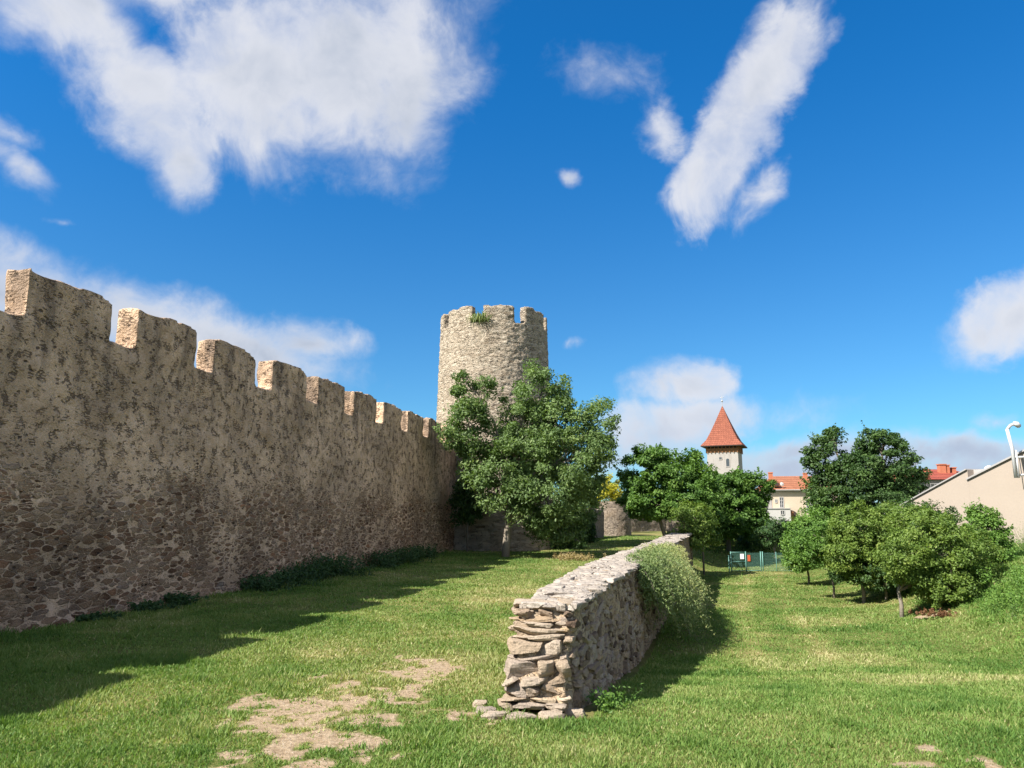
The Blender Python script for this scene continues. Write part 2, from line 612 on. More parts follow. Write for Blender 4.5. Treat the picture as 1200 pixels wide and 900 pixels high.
def roughen(me, amp, sc, seed=0, fine=.3, zs=1.0):
    nv = len(me.vertices)
    co = np.empty(nv * 3, np.float32); me.vertices.foreach_get('co', co); co = co.reshape(-1, 3).astype(float)
    no = np.empty(nv * 3, np.float32); me.vertices.foreach_get('normal', no); no = no.reshape(-1, 3)
    q = co * np.array([1, 1, zs])
    d = (fbm(q / sc, 3, seed) - .5) * 2 * amp + (fbm(q / (sc * .28), 2, seed + 5) - .5) * 2 * amp * fine
    co = co + no * d[:, None]
    me.vertices.foreach_set('co', co.astype(np.float32).ravel())
    me.polygons.foreach_set('use_smooth', [True] * len(me.polygons))
    me.update()
    return me


BROWNS = [(0, (.10, .058, .036)), (.18, (.21, .125, .078)), (.4, (.35, .225, .138)), (.62, (.44, .31, .20)), (.82, (.30, .225, .17)), (.93, (.40, .20, .105)), (1, (.52, .39, .27))]
TANS = [(0, (.30, .23, .16)), (.3, (.54, .445, .335)), (.6, (.66, .56, .435)), (.85, (.46, .365, .27)), (1, (.66, .57, .45))]
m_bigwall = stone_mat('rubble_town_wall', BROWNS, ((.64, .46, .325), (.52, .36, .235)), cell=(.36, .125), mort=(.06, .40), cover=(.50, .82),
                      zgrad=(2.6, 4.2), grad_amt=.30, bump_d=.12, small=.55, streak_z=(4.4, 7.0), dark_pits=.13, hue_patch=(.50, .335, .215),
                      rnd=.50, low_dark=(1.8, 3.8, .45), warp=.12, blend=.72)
m_tower = stone_mat('coursed_tower_stone', TANS, ((.47, .385, .29), (.60, .50, .38)), cell=(.62, .20), mort=(.09, .24), cover=(.5, .8),
                    zgrad=(0, 30), bump_d=.26, small=.7, warp=.11, dark_pits=.36, hue_patch=(.58, .475, .355), stain=(16.5, 14.0, (.24, .195, .15)))
m_oldwall = stone_mat('rough_field_wall', [(0, (.11, .09, .075)), (.4, (.24, .20, .155)), (.7, (.32, .265, .20)), (1, (.40, .33, .25))],
                      ((.34, .28, .21), (.26, .215, .16)), cell=(.42, .17), mort=(.05, .18), cover=(.5, .8), bump_d=.10, small=.6, dark_pits=.3)

bw = empty('town_wall', (BW_O[0], BW_O[1], 0), BW_ANG, 'long tall brown rubble town wall with battlements, in shade along the left side of the lawn', 'wall')


def split_parts(me, test):
    """split a mesh into {key: mesh} by a key per face centre; key 0 = body"""
    nv, nf = len(me.vertices), len(me.polygons)
    co = np.empty(nv * 3, np.float32); me.vertices.foreach_get('co', co); co = co.reshape(-1, 3)
    ls = np.empty(nf, np.int32); me.polygons.foreach_get('loop_start', ls)
    lt = np.empty(nf, np.int32); me.polygons.foreach_get('loop_total', lt)
    lv = np.empty(len(me.loops), np.int32); me.loops.foreach_get('vertex_index', lv)
    q = lt == 4
    fq = lv[ls[q][:, None] + np.arange(4)]
    ft = lv[ls[~q][:, None] + np.arange(3)]
    ft = np.concatenate([ft, ft[:, 2:]], 1) if len(ft) else np.zeros((0, 4), np.int32)
    out_ = {}
    cen = co[fq].mean(1)
    keys = test(cen)
    for k in np.unique(keys):
        f_ = fq[keys == k]
        u_, inv = np.unique(f_, return_inverse=True)
        out_[int(k)] = np_mesh('part', co[u_], inv.reshape(-1, 4), True)
    return out_


mb = MB()
mb.box(-9, 49.2, 0, .62, -.8, 6.82)
mb.box(-9, 49.2, 0.02, 1.7, -.8, 5.6)
mb.box(-9, 25, -.10, .3, -.8, .22)
MER0, MERP, MERL = 16.07, 3.41, 2.46
rm = np.random.default_rng(4)
for k in range(-7, 10):
    s0 = MER0 + MERP * k + rm.uniform(-.06, .06)
    s1 = min(s0 + MERL + rm.uniform(-.08, .08), 49.1)
    t = 7.90 + rm.uniform(-.07, .06)
    # front profile with a worn, uneven top
    xs = np.linspace(s0, s1, 7)
    zt = t + rm.uniform(-.07, .05, 7)
    zt[0] -= rm.uniform(.0, .06); zt[-1] -= rm.uniform(.02, .14)
    poly = [(s0, 0.0, 6.5)] + [(s1, 0.0, 6.5)] + [(a, 0.0, b) for a, b in zip(xs[::-1], zt[::-1])]
    mb.prism(poly, (0, .62, 0))
whole = roughen(remesh(mb, .065), .075, 1.2, 3, .6)
parts = split_parts(whole, lambda c: np.where(c[:, 2] > 6.93, 8 + np.floor((c[:, 0] - MER0 + .45) / MERP), 0).astype(int))
for k, me in sorted(parts.items()):
    link('wall_body' if k == 0 else 'merlon', me, m_bigwall, bw)


# round tower -------------------------------------------------------------
tw = empty('round_tower', (TOWER_C[0], TOWER_C[1], 0), 0, 'tall round sandy stone tower with crenellated top behind the largest tree', 'tower')


def ring_mesh(r_of_z, zs, a0, a1, na, thick, closed):
    """cylindrical shell grid, outer and inner skin, capped"""
    an = np.linspace(a0, a1, na, endpoint=not closed)
    nz = len(zs)
    prof = [(r_of_z(z), z) for z in zs] + [(r_of_z(z) - thick, z) for z in zs[::-1]]
    m = len(prof)
    P = np.array([[(r * math.sin(a), -r * math.cos(a), z) for (r, z) in prof] for a in an])
    idx = np.arange(na * m).reshape(na, m)
    F = []
    rng_a = range(na if closed else na - 1)
    for i in rng_a:
        j = (i + 1) % na
        for q in range(m):
            q2 = (q + 1) % m
            F.append((idx[i, q], idx[j, q], idx[j, q2], idx[i, q2]))
    me_v, me_f = P.reshape(-1, 3), np.array(F)
    if not closed:
        for i, flip in ((0, False), (na - 1, True)):
            for q in range(nz - 1):
                f = (idx[i, q], idx[i, q + 1], idx[i, m - 2 - q], idx[i, m - 1 - q])
                me_f = np.vstack([me_f, f if not flip else f[::-1]])
    return me_v, me_f


def tower_r(z):
    return 4.15 - .42 * min(1.0, max(0.0, z / 15.0))


mb = MB()
v, f = ring_mesh(tower_r, np.linspace(-.6, 14.9, 32), 0, 2 * math.pi, 96, 1.0, True)
mb.add(v, f.tolist())
for k in range(8):
    ac = R(6.3 + 45 * k)
    hw = R(16.6)
    a0, a1 = ac - hw + R(rm.uniform(-1, 1)), ac + hw + R(rm.uniform(-1, 1))
    top = 15.95 + rm.uniform(-.08, .08)
    v, f = ring_mesh(lambda z: tower_r(z), np.linspace(14.5, top, 6), a0, a1, 18, .62, False)
    v = v.copy()
    tp = (v[:, 2] - 14.5) / (top - 14.5)
    v[:, 2] += tp * (fbm(np.stack([v[:, 0] * 2, v[:, 1] * 2, v[:, 2] * 0 + k], 1), 3, 70) - .5) * .4
    mb.add(v, f.tolist())
whole = roughen(remesh(mb, .085), .055, .42, 60, .8, 2.4)
parts = split_parts(whole, lambda c: np.where(c[:, 2] > 15.0, 1 + np.floor(((np.degrees(np.arctan2(c[:, 0], -c[:, 1])) - 6.3 + 22.5) % 360) / 45), 0).astype(int))
for k, me in sorted(parts.items()):
    link('tower_shaft' if k == 0 else 'merlon', me, m_tower, tw)
MB().prism([(3.0 * math.cos(a), 3.0 * math.sin(a), 14.0) for a in np.linspace(0, 2 * math.pi, 32, endpoint=False)], (0, 0, .2)).build('tower_floor', m_oldwall, tw)
# far wall with a bastion ---------------------------------------------------
m_far = stone_mat('far_wall_stone', [(0, (.12, .095, .075)), (.5, (.25, .20, .155)), (1, (.36, .29, .22))], ((.34, .275, .21), (.27, .215, .16)),
                  cell=(.45, .22), mort=(.06, .25), cover=(.45, .75), bump_d=.09, dark_pits=.3)


def wall_run(name, pts, h, th, label, mat=m_far, voxel=.12):
    o = empty(name, (pts[0][0], pts[0][1], 0), 0, label, 'wall')
    mb = MB()
    for (a, b), (c, d) in zip(pts[:-1], pts[1:]):
        a, b, c, d = a - pts[0][0], b - pts[0][1], c - pts[0][0], d - pts[0][1]
        ln = math.hypot(c - a, d - b)
        nx_, ny_ = -(d - b) / ln * th, (c - a) / ln * th
        e = .15 / ln
        a, b, c, d = a - (c - a) * e, b - (d - b) * e, c + (c - a) * e, d + (d - b) * e
        n_ = max(2, int(ln / 1.2))
        tt = np.linspace(0, 1, n_)
        top = [(a + (c - a) * q, b + (d - b) * q, h + rm.uniform(-.18, .18)) for q in tt]
        mb.prism([(a, b, -.8), (c, d, -.8)] + top[::-1], (nx_, ny_, 0))
    return link(name + '_body' if False else 'wall_body', roughen(remesh(mb, voxel), .08, 1.0, 80, .4), mat, o)


wall_run('garden_wall', [(2.5, 54.6), (5.0, 60.0), (8.2, 67.5)], 2.9, .8, 'low rubble wall running on from the round tower behind the largest tree')
wall_run('boundary_wall', [(11.2, 82.0), (25.0, 90.0)], 2.35, .7, 'low dark shaded wall crossing the far end of the upper lawn')
ba = empty('wall_bastion', (9.6, 71.0, 0), 0, 'small rounded stone bastion at the far end of the wall, under the yellow bush', 'bastion')
v, f = ring_mesh(lambda z: 1.55 - .03 * z, np.linspace(-.6, 3.55, 36), 0, 2 * math.pi, 90, .6, True)
link('bastion_wall', roughen(np_mesh('bastion_wall', v, f, True), .07, .6, 85, .5), m_far, ba)
MB().prism([(1.0 * math.cos(a), 1.0 * math.sin(a), 3.1) for a in np.linspace(0, 2 * math.pi, 20, endpoint=False)], (0, 0, .12)).build('bastion_top', m_oldwall, ba)

# ------------------------------------------------------------------ low wall of separate stones
lw = empty('low_stone_wall', (0, 0, 0), 0, 'low broken rubble wall with ragged stone end, running away down the middle of the lawn', 'wall')
m_stone, g, out = new_mat('loose_rubble_stone')
tc = g.node('ShaderNodeTexCoord').outputs['Object']
t = g.attr('tint')
c = g.ramp(t, [(0, (.12, .082, .056)), (.18, (.23, .165, .115)), (.42, (.35, .265, .185)), (.62, (.43, .345, .255)), (.78, (.31, .25, .205)), (.9, (.44, .31, .18)), (1, (.52, .42, .31))])
nf = g.noise(tc, 28, 7, .7)
nm = g.noise(tc, 6, 5, .65)
vv = g.math('ADD', .58, g.math('MULTIPLY', g.math('ADD', nf, nm), .42))
c = g.mix(1.0, c, g.node('ShaderNodeCombineColor', {0: vv, 1: vv, 2: vv}).outputs[0], 'MULTIPLY')
c = g.mix(g.step(nm, .55, .72, 0, .4), c, (.40, .34, .265))
c = g.mix(g.step(g.noise(tc, 3.1, 5, .7), .60, .75, 0, .45), c, (.19, .185, .155))
strata = g.noise(g.mapping(tc, sca=(5, 5, 45)), 1.0, 4, .6)
hh = g.math('ADD', g.math('ADD', g.math('MULTIPLY', nf, .7), nm), g.math('MULTIPLY', strata, .5))
principled(g, out, c, .95, hh, .06, .12)
m_mortar = stone_mat('low_wall_core', [(0, (.15, .11, .08)), (.4, (.27, .21, .15)), (.7, (.35, .275, .195)), (1, (.42, .33, .235))], ((.46, .345, .23), (.38, .28, .18)),
                     cell=(.20, .11), mort=(.08, .3), cover=(.35, .7), bump_d=.05, small=.5, dark_pits=.35, hue_patch=(.44, .30, .175))
m_caprock = stone_mat('low_wall_cap', [(0, (.24, .20, .165)), (.5, (.33, .285, .24)), (1, (.40, .345, .29))], ((.39, .34, .285), (.33, .28, .23)),
                      cell=(.34, .3), mort=(.05, .24), cover=(.3, .7), bump_d=.03, small=.55, dark_pits=.15, hue_patch=(.34, .29, .235))

# core
ys = np.concatenate([np.arange(10.44, 11.4, .05), np.arange(11.4, 30, .11), np.arange(30, 47.3, .4)])


def flare(yy):
    return .10 * float(sm(10.4, 11.6, yy)) + .24 * math.exp(-((yy - 12.2) / 1.5) ** 2)

core_v, core_f = [], []
for i, yy in enumerate(ys):
    xl, xr = float(lw_left(yy)), float(lw_right(yy))
    top = LW_TOP - .045 - (LW_TOP - .1) * (1 - min(1.0, max(0.0, (yy - 10.42) / .74)) ** .9)
    setb = .42 * max(0, 1 - (yy - 10.9) / .5)           # ragged end leans back
    zL, zR = tz(xl - .35, yy) - .25, tz(xr + .4, yy) - .25
    fl = flare(yy)
    pr = []
    for q in np.linspace(0, 1, 12):
        pr.append((xl + .03 - .03 * (1 - q), yy, zL + (top - zL) * q))
    for q in np.linspace(.1, .9, 7):
        pr.append((xl + .03 + (xr - xl - .06) * q, yy, top))
    for q in np.linspace(1, 0, 16):
        pr.append((xr - .05 + fl * (1 - q), yy, zR + (top - zR) * q))
    core_v.append(pr)
cv = np.array(core_v)
a_, b_ = cv.shape[:2]
idx = np.arange(a_ * b_).reshape(a_, b_)
F = []
for i in range(a_ - 1):
    for j in range(b_ - 1):
        F.append((idx[i, j], idx[i, j + 1], idx[i + 1, j + 1], idx[i + 1, j]))
cvf = cv.reshape(-1, 3)
cme = np_mesh('wall_core', cvf, np.array(F), True)
roughen(cme, .05, .35, 90, .6)
link('wall_core', cme, m_mortar, lw)


def stone_template(n=6, k=11):
    vs, fs, ix = [], [], {}

    def vid(p):
        key = tuple(np.round(p, 5))
        if key not in ix:
            ix[key] = len(vs); vs.append(p)
        return ix[key]
    L = np.linspace(-1, 1, n + 1)
    for ax in range(3):
        for sgn in (-1, 1):
            for i in range(n):
                for j in range(n):
                    q = []
                    for (a, b) in ((L[i], L[j]), (L[i + 1], L[j]), (L[i + 1], L[j + 1]), (L[i], L[j + 1])):
                        p = [0, 0, 0]
                        p[ax] = sgn; p[(ax + 1) % 3] = a; p[(ax + 2) % 3] = b
                        q.append(vid(tuple(p)))
                    fs.append(q if sgn > 0 else q[::-1])
    v = np.array(vs, float)
    nrm = (np.abs(v) ** k).sum(1) ** (1 / k)
    return v / nrm[:, None], np.array(fs)


ST_V, ST_F = stone_template()
rs = np.random.default_rng(12)


class Stones:
    def __init__(self):
        self.V, self.T = [], []

    def add(self, c, ax, ay, az, half, tint, jag=.16):
        """c centre; ax, ay, az unit axes; half sizes"""
        v = ST_V.copy()
        # chop random corners and wobble
        for _ in range(7):
            d = rs.normal(0, 1, 3); d /= np.linalg.norm(d)
            lim = rs.uniform(.74, 1.15)
            over = np.maximum(0, v @ d - lim)
            v = v - over[:, None] * d
        v = v + (fbm(v * 1.6 + rs.uniform(0, 99, 3), 3, 3)[:, None] - .5) * v * jag * 3
        sk = rs.uniform(-.18, .18, 2)
        v[:, 0] += v[:, 2] * sk[0]; v[:, 2] += v[:, 0] * sk[1] * .6
        v = v * np.array(half)
        w = c + v[:, :1] * ax + v[:, 1:2] * ay + v[:, 2:] * az
        self.V.append(w)
        self.T.append(np.full(len(ST_F), tint))

    def build(self, name, mat, parent):
        n = len(self.V)
        V = np.concatenate(self.V)
        F = np.concatenate([ST_F + i * len(ST_V) for i in range(n)])
        me = np_mesh(name, V, F, True, {'tint': np.concatenate(self.T)})
        me.set_sharp_from_angle(angle=R(28))
        return link(name, me, mat, parent)


def wall_dirs(yy):
    dx = float(lw_right(yy + .3) - lw_right(yy - .3)) / .6 if yy > 10.8 else .26
    u = np.array([dx, 1.0, 0]); u /= np.linalg.norm(u)
    return u, np.array([u[1], -u[0], 0])


UP = np.array([0, 0, 1.0])
# right face, stones smaller away from the end
S = Stones()
yy0, yy1 = 10.75, 29.0
nrow = 17
y_ = yy0
for row in range(30):
    pos = yy0 + rs.uniform(0, .15)
    while pos < yy1:
        near = max(0, 1 - (pos - yy0) / 3.5)
        if row == 0:
            pass
        L = rs.uniform(.07, .20) + near * rs.uniform(0, .12) + (.16 if rs.random() < .07 else 0)
        H = .047 + rs.uniform(-.012, .018)
        zR = tz(float(lw_right(pos)) + .4, pos)
        z = zR - .05 + row * .098
        if z > LW_TOP - .10:
            pos += L * 2; continue
        if rs.random() < .86 - .25 * (1 - near):
            fl = flare(pos + L)
            q = (z - zR + .25) / (LW_TOP - zR + .25)
            u, nrm = wall_dirs(pos)
            big = 1 + 1.0 * (rs.random() < .12)
            cx = float(lw_right(pos + L)) - .085 + fl * (1 - q) + rs.uniform(-.03, .02)
            cpt = np.array([cx, pos + L, z + rs.uniform(-.02, .02)])
            tnt = np.clip(rs.normal(.42, .25), 0, 1)
            ang = rs.normal(0, .18)
            uu = u * math.cos(ang) + UP * math.sin(ang); zz = UP * math.cos(ang) - u * math.sin(ang)
            S.add(cpt, uu, nrm, zz, (L * 1.0, rs.uniform(.05, .10), H * big), tnt)
        pos += L * 2 * .93
# ragged end: large flat blocks, coursed
z = -.12
while z < LW_TOP - .06:
    H = rs.choice([.032, .045, .06, .085]) * rs.uniform(.9, 1.15)
    q = (z + H) / LW_TOP
    setb = .74 * q ** 1.1 + rs.uniform(-.06, .06)
    x0 = -.17 + .22 * q + rs.uniform(-.05, .05); x1 = .68 + .11 * q + rs.uniform(-.03, .05)
    xx = x0
    while xx < x1 - .06:
        L = min(rs.choice([.09, .14, .20, .27, .36]) * rs.uniform(.85, 1.2), max(.09, (x1 - xx) / 2))
        dep = rs.uniform(.2, .32)
        yaw = rs.normal(0, .10)
        u = np.array([math.cos(yaw), math.sin(yaw), 0]); nn = np.array([-math.sin(yaw), math.cos(yaw), 0])
        tilt = rs.normal(0, .09)
        uu = u * math.cos(tilt) + UP * math.sin(tilt); zz = UP * math.cos(tilt) - u * math.sin(tilt)
        S.add(np.array([xx + L, 10.42 + setb + dep * .55 + rs.uniform(-.07, .07) + (xx + L) * .02, z + H]), uu, nn, zz, (L * 1.02, dep, H * rs.uniform(.95, 1.22)),
              np.clip(rs.normal(.64, .2), 0, 1), .10)
        xx += 2 * L * .99
    z += 2 * H * .95
# stones at the left face near the end
for row in range(10):
    pos = 10.9
    while pos < 16:
        L = rs.uniform(.1, .24)
        zL = tz(float(lw_left(pos)) - .35, pos)
        z = zL + row * .13
        if z < LW_TOP - .1:
            u, nrm = wall_dirs(pos)
            S.add(np.array([float(lw_left(pos + L)) + .04, pos + L, z]), u, nrm, UP, (L, .1, .062), np.clip(rs.normal(.5, .22), 0, 1))
        pos += L * 2 * .95
# a few blocks spilled at the foot
for (px_, py_, hx, hy, hz) in ((-.36, 10.45, .13, .10, .05), (-.22, 10.22, .16, .1, .05), (.12, 10.12, .2, .12, .06), (.5, 10.2, .15, .11, .06), (-.45, 10.75, .1, .08, .05), (.85, 10.5, .12, .1, .06)):
    yaw = rs.uniform(-.4, .4)
    u = np.array([math.cos(yaw), math.sin(yaw), 0]); nn = np.array([-math.sin(yaw), math.cos(yaw), 0])
    S.add(np.array([px_, py_, tz(px_, py_) + hz * .4]), u, nn, UP, (hx, hy, hz), np.clip(rs.normal(.65, .15), 0, 1))
S.build('rubble_stones', m_stone, lw)
# flat cap: slabs bedded in mortar
C = Stones()
pos = 11.02
while pos < 47:
    far = pos > 30
    L = rs.uniform(.14, .32) * (2.2 if far else 1)
    xl, xr = float(lw_left(pos + L)), float(lw_right(pos + L))
    u, nrm = wall_dirs(pos)
    x = xl - .05 + rs.uniform(-.05, .04)
    while x < xr - .05:
        W = min(rs.uniform(.12, .26) * (1.5 if far else 1), (xr + .06 - x) / 2 + .02)
        top = LW_TOP + .012 * math.sin(pos * 2.1) + rs.uniform(-.008, .008)
        if pos > 30: top += .02
        yaw = rs.normal(0, .12)
        uu = u * math.cos(yaw) + nrm * math.sin(yaw); nn = nrm * math.cos(yaw) - uu * 0
        nn = np.array([uu[1], -uu[0], 0])
        hz = rs.uniform(.045, .065)
        C.add(np.array([x + W, pos + L + rs.uniform(-.05, .05), top - hz]), uu, nn, UP, (L * 1.09, W * 1.09, hz), 0, .05)
        x += 2 * W * .97
    pos += 2 * L * .97
C.build('cap_slabs', m_caprock, lw)
# raised block closing the far end
mb = MB().box(9.85, 11.05, 46.6, 48.4, -1.5, 2.05)
me = roughen(remesh(mb, .07), .05, .6, 95, .4)
link('end_pier', me, m_oldwall, lw)

exec_late = []
# ------------------------------------------------------------------ vegetation
def leaf_cards(C, N, size, aspect=.5, rng=rng, droop=0.0):
    """C centres, N normals (unit), one folded quad per leaf"""
    n = len(C)
    t = rng.normal(0, 1, (n, 3))
    t[:, 2] -= droop
    t -= (t * N).sum(1)[:, None] * N
    t /= np.linalg.norm(t, axis=1)[:, None] + 1e-9
    s = np.cross(N, t)
    L = (size * rng.uniform(.65, 1.3, n))[:, None]
    W = L * aspect
    V = np.empty((n, 4, 3), np.float32)
    V[:, 0] = C - t * L * .5
    V[:, 1] = C + s * W * .5 + N * W * .18 - t * L * .05
    V[:, 2] = C + t * L * .5
    V[:, 3] = C - s * W * .5 + N * W * .18 - t * L * .05
    return V


def unit(a):
    return a / (np.linalg.norm(a, axis=-1, keepdims=True) + 1e-9)


m_bark = plain_mat('grey_bark', (.20, .17, .135), .95, 18, .3, .02, .1)
m_bark_pale = plain_mat('pale_bark', (.21, .18, .14), .95, 16, .25, .02, .1)


def plant(name, label, cat, base, lobes, leaf_m, bark_m, trunk=None, n_leaf=20000, leaf=.14, aspect=.5, n_cl=260, cl_r=.38, shell=.5, seed=1,
          trunk_r=.12, group=None, up=.5, tint_shift=0.0, droop=.0, limbs=True, sprigs=0, cl_flat=.7):
    """tree or shrub: lobes are (centre, radii) in world space; twig clusters fill the shells of the lobes"""
    r = np.random.default_rng(seed)
    o = empty(name, tuple(base), 0, label, cat, group)
    base = np.array(base, float)
    lc = np.array([l[0] for l in lobes], float) - base
    lr = np.array([l[1] for l in lobes], float)
    area = (lr.prod(1)) ** (2 / 3)
    pick = r.choice(len(lobes), n_cl * 3, p=area / area.sum())
    d = unit(r.normal(0, 1, (len(pick), 3)))
    rad = shell + (1 - shell) * r.random(len(pick)) ** .6
    rad *= 1 + r.normal(0, .07, len(pick))
    P = lc[pick] + d * lr[pick] * rad[:, None]
    q = np.linalg.norm((P[:, None, :] - lc[None]) / lr[None], axis=2)
    ok = (q > .50).all(1) | (r.random(len(P)) < .3)
    ok &= P[:, 2] + base[2] > terrain(P[:, 0] + base[0], P[:, 1] + base[1]) + .12
    P, pick, d = P[ok][:n_cl], pick[ok][:n_cl], d[ok][:n_cl]
    ncl = len(P)
    cs = cl_r * r.uniform(.55, 1.35, ncl)
    # extra thin sprigs poking out of the outline
    per = n_leaf // ncl
    own = np.repeat(np.arange(ncl), per)
    off = r.normal(0, 1, (len(own), 3))
    off = unit(off) * (r.random(len(own)) ** .45)[:, None] * cs[own][:, None]
    off[:, 2] *= cl_flat
    off[:, 2] -= droop * cs[own] * r.random(len(own))
    Cn = P[own] + off
    outw = unit(Cn - lc[pick[own]])
    N = unit(outw * .55 + np.array([0, 0, up]) + r.normal(0, .55, Cn.shape))
    V = leaf_cards(Cn, N, leaf, aspect, r, droop)
    ctint = r.normal(0, .13, ncl)
    ti = .42 + tint_shift + ctint[own] + r.normal(0, .12, len(own))
    if sprigs:
        sp = r.choice(ncl, sprigs)
        for i in sp:
            dd = unit(d[i] * .6 + np.array([0, 0, .8]) + r.normal(0, .35, 3))
            ln = r.uniform(.5, 1.1) * cl_r * 1.6
            k = 22
            tpar = r.random(k)
            cc = P[i] + dd * (tpar * ln)[:, None] + r.normal(0, .04, (k, 3)) * cl_r * 2
            V2 = leaf_cards(cc, unit(r.normal(0, .6, (k, 3)) + dd * .3 + np.array([0, 0, .5])), leaf, aspect, r)
            V = np.concatenate([V, V2]); ti = np.concatenate([ti, np.clip(r.normal(.5 + tint_shift, .12, k), 0, 1)])
    n = len(V)
    me = np_mesh('crown', V.reshape(-1, 3), np.arange(n * 4).reshape(-1, 4), False, {'tint': np.clip(ti, 0, 1)})
    link('crown', me, leaf_m, o)
    mb = MB()
    if trunk is None:
        trunk = [(0, 0, -.2), (0, 0, max(.4, lc[:, 2].mean()))]
    T = [np.array(p, float) for p in trunk]
    mb.tube(T, list(np.linspace(trunk_r * 1.15, trunk_r * .62, len(T))), 9)
    for i in range(len(lc)):
        k = r.integers(max(1, len(T) // 2), len(T)) if len(T) > 2 else len(T) - 1
        s = T[k]
        e = lc[i] + np.array([0, 0, .1])
        m1 = s * .55 + e * .45 + r.normal(0, .12, 3) * np.linalg.norm(e - s) * .5 + np.array([0, 0, .12 * np.linalg.norm(e - s)])
        if limbs:
            mb.tube([s, s * .75 + m1 * .25, m1, e], [trunk_r * .55, trunk_r * .46, trunk_r * .34, trunk_r * .2], 6)
        js = np.where(pick == i)[0]
        for j in js[:14]:
            mm_ = e * .5 + P[j] * .5 + r.normal(0, .08, 3)
            q_ = r.uniform(.25, 1)
            mb.tube([m1 * (1 - q_) + e * q_, mm_, P[j]], [trunk_r * .13, trunk_r * .09, trunk_r * .04], 4, False)
    mb.build('trunk', bark_m, o, True)
    return o


def L(px, py, rx, ry, d, dd=0.0, rd=None):
    """crown lobe seen around (px,py) with pixel radii, standing at forward distance d+dd"""
    c_ = at(px, py, d + dd)
    k = (d + dd) / FPX
    return (c_, (rx * k, (rd if rd else rx * .9) * k, ry * k))


def gpt(px, d):
    x = at(px, 600, d)[0]
    return (x, d, tz(x, d) - .03)


lm_walnut = leaf_mat('walnut_leaf', (.058, .105, .030), (.155, .230, .072), (.27, .335, .125))
lm_green = leaf_mat('broad_leaf_green', (.045, .105, .018), (.11, .205, .034), (.20, .295, .065))
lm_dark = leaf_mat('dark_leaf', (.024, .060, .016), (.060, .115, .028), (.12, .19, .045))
lm_olive = leaf_mat('olive_leaf', (.058, .110, .018), (.150, .225, .038), (.27, .31, .07))
lm_bright = leaf_mat('bright_leaf', (.055, .125, .022), (.13, .235, .038), (.22, .33, .065))
lm_yellow = leaf_mat('yellow_leaf', (.16, .16, .02), (.42, .38, .03), (.62, .55, .06), .4)
lm_grey = leaf_mat('grey_green_leaf', (.075, .125, .042), (.175, .235, .082), (.36, .37, .14), .3)
lm_weed = leaf_mat('weed_leaf', (.022, .060, .018), (.050, .105, .030), (.11, .18, .05))

# largest tree in front of the round tower
D = 42.0
bx_, _, bz_ = gpt(592, D)
plant('walnut_tree', 'largest leafy tree with forked trunk, standing before the round tower', 'tree', (bx_, D, bz_),
      [L(556, 460, 24, 38, D), L(545, 500, 30, 32, D, -.3), L(615, 530, 48, 36, D, .4), L(636, 458, 34, 34, D, .8), L(655, 490, 36, 30, D, .6), L(694, 506, 31, 42, D), L(672, 540, 44, 42, D, -.5),
       L(585, 555, 34, 42, D, -.9), L(604, 580, 24, 18, D, -1.0), L(612, 495, 34, 34, D, .8), L(640, 580, 48, 44, D, -.2), L(684, 575, 26, 34, D, .8), L(560, 545, 22, 26, D, .2), L(620, 535, 50, 50, D, 1.5), L(652, 615, 34, 22, D, .9)],
      lm_walnut, m_bark_pale, trunk=[(0, 0, -.2), (.08, 0, .9), (.22, .05, 2.2), (.45, .1, 3.6), (.9, .1, 5.2)], n_leaf=84000, leaf=.20, aspect=.44, n_cl=580, cl_r=.60,
      shell=.42, seed=11, trunk_r=.21, droop=.35, sprigs=70)
# shrubs in the shade behind it, against the garden wall
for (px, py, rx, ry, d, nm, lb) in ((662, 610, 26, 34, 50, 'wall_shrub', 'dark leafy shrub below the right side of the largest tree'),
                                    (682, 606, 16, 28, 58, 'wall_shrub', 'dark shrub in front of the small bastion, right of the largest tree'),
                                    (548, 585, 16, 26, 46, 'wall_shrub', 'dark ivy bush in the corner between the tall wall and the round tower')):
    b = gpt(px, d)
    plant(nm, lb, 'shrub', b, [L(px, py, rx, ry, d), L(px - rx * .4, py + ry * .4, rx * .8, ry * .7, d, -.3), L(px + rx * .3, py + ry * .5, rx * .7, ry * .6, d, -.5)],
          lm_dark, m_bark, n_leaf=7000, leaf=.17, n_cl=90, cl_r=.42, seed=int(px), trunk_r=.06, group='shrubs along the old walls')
# trees at the far end of the low wall
D = 54.0
b = gpt(783, D)
plant('broadleaf_tree', 'bright green spreading tree, pale trunk, at the far end of the low wall', 'tree', b,
      [L(760, 555, 34, 30, D), L(748, 585, 24, 24, D, -.6), L(790, 570, 46, 40, D, .5), L(765, 592, 34, 15, D, -1), L(815, 588, 34, 32, D, -.8), L(815, 548, 16, 18, D, .4), L(742, 562, 14, 14, D), L(770, 538, 20, 16, D, .5)],
      lm_green, m_bark_pale, trunk=[(0, 0, -.2), (-.25, 0, .8), (-.55, 0, 1.8), (-.7, .2, 3.0)], n_leaf=42000, leaf=.24, aspect=.5, n_cl=330, cl_r=.55, shell=.45, seed=21, trunk_r=.16, sprigs=60)
D = 60.0
b = gpt(852, D)
plant('broadleaf_tree', 'dense green tree directly below the white tower, left of the pale house', 'tree', b,
      [L(850, 580, 34, 30, D), L(878, 575, 24, 24, D), L(868, 605, 32, 26, D, -.8), L(840, 610, 26, 28, D, -.5), L(885, 595, 16, 20, D, -.3), L(835, 565, 14, 14, D)],
      lm_green, m_bark, trunk=[(0, 0, -.2), (0, 0, 1.5), (.1, 0, 3.2)], n_leaf=34000, leaf=.26, aspect=.5, n_cl=280, cl_r=.55, shell=.45, seed=22, trunk_r=.17, tint_shift=-.06, sprigs=40)
D = 47.5
b = gpt(822, D)
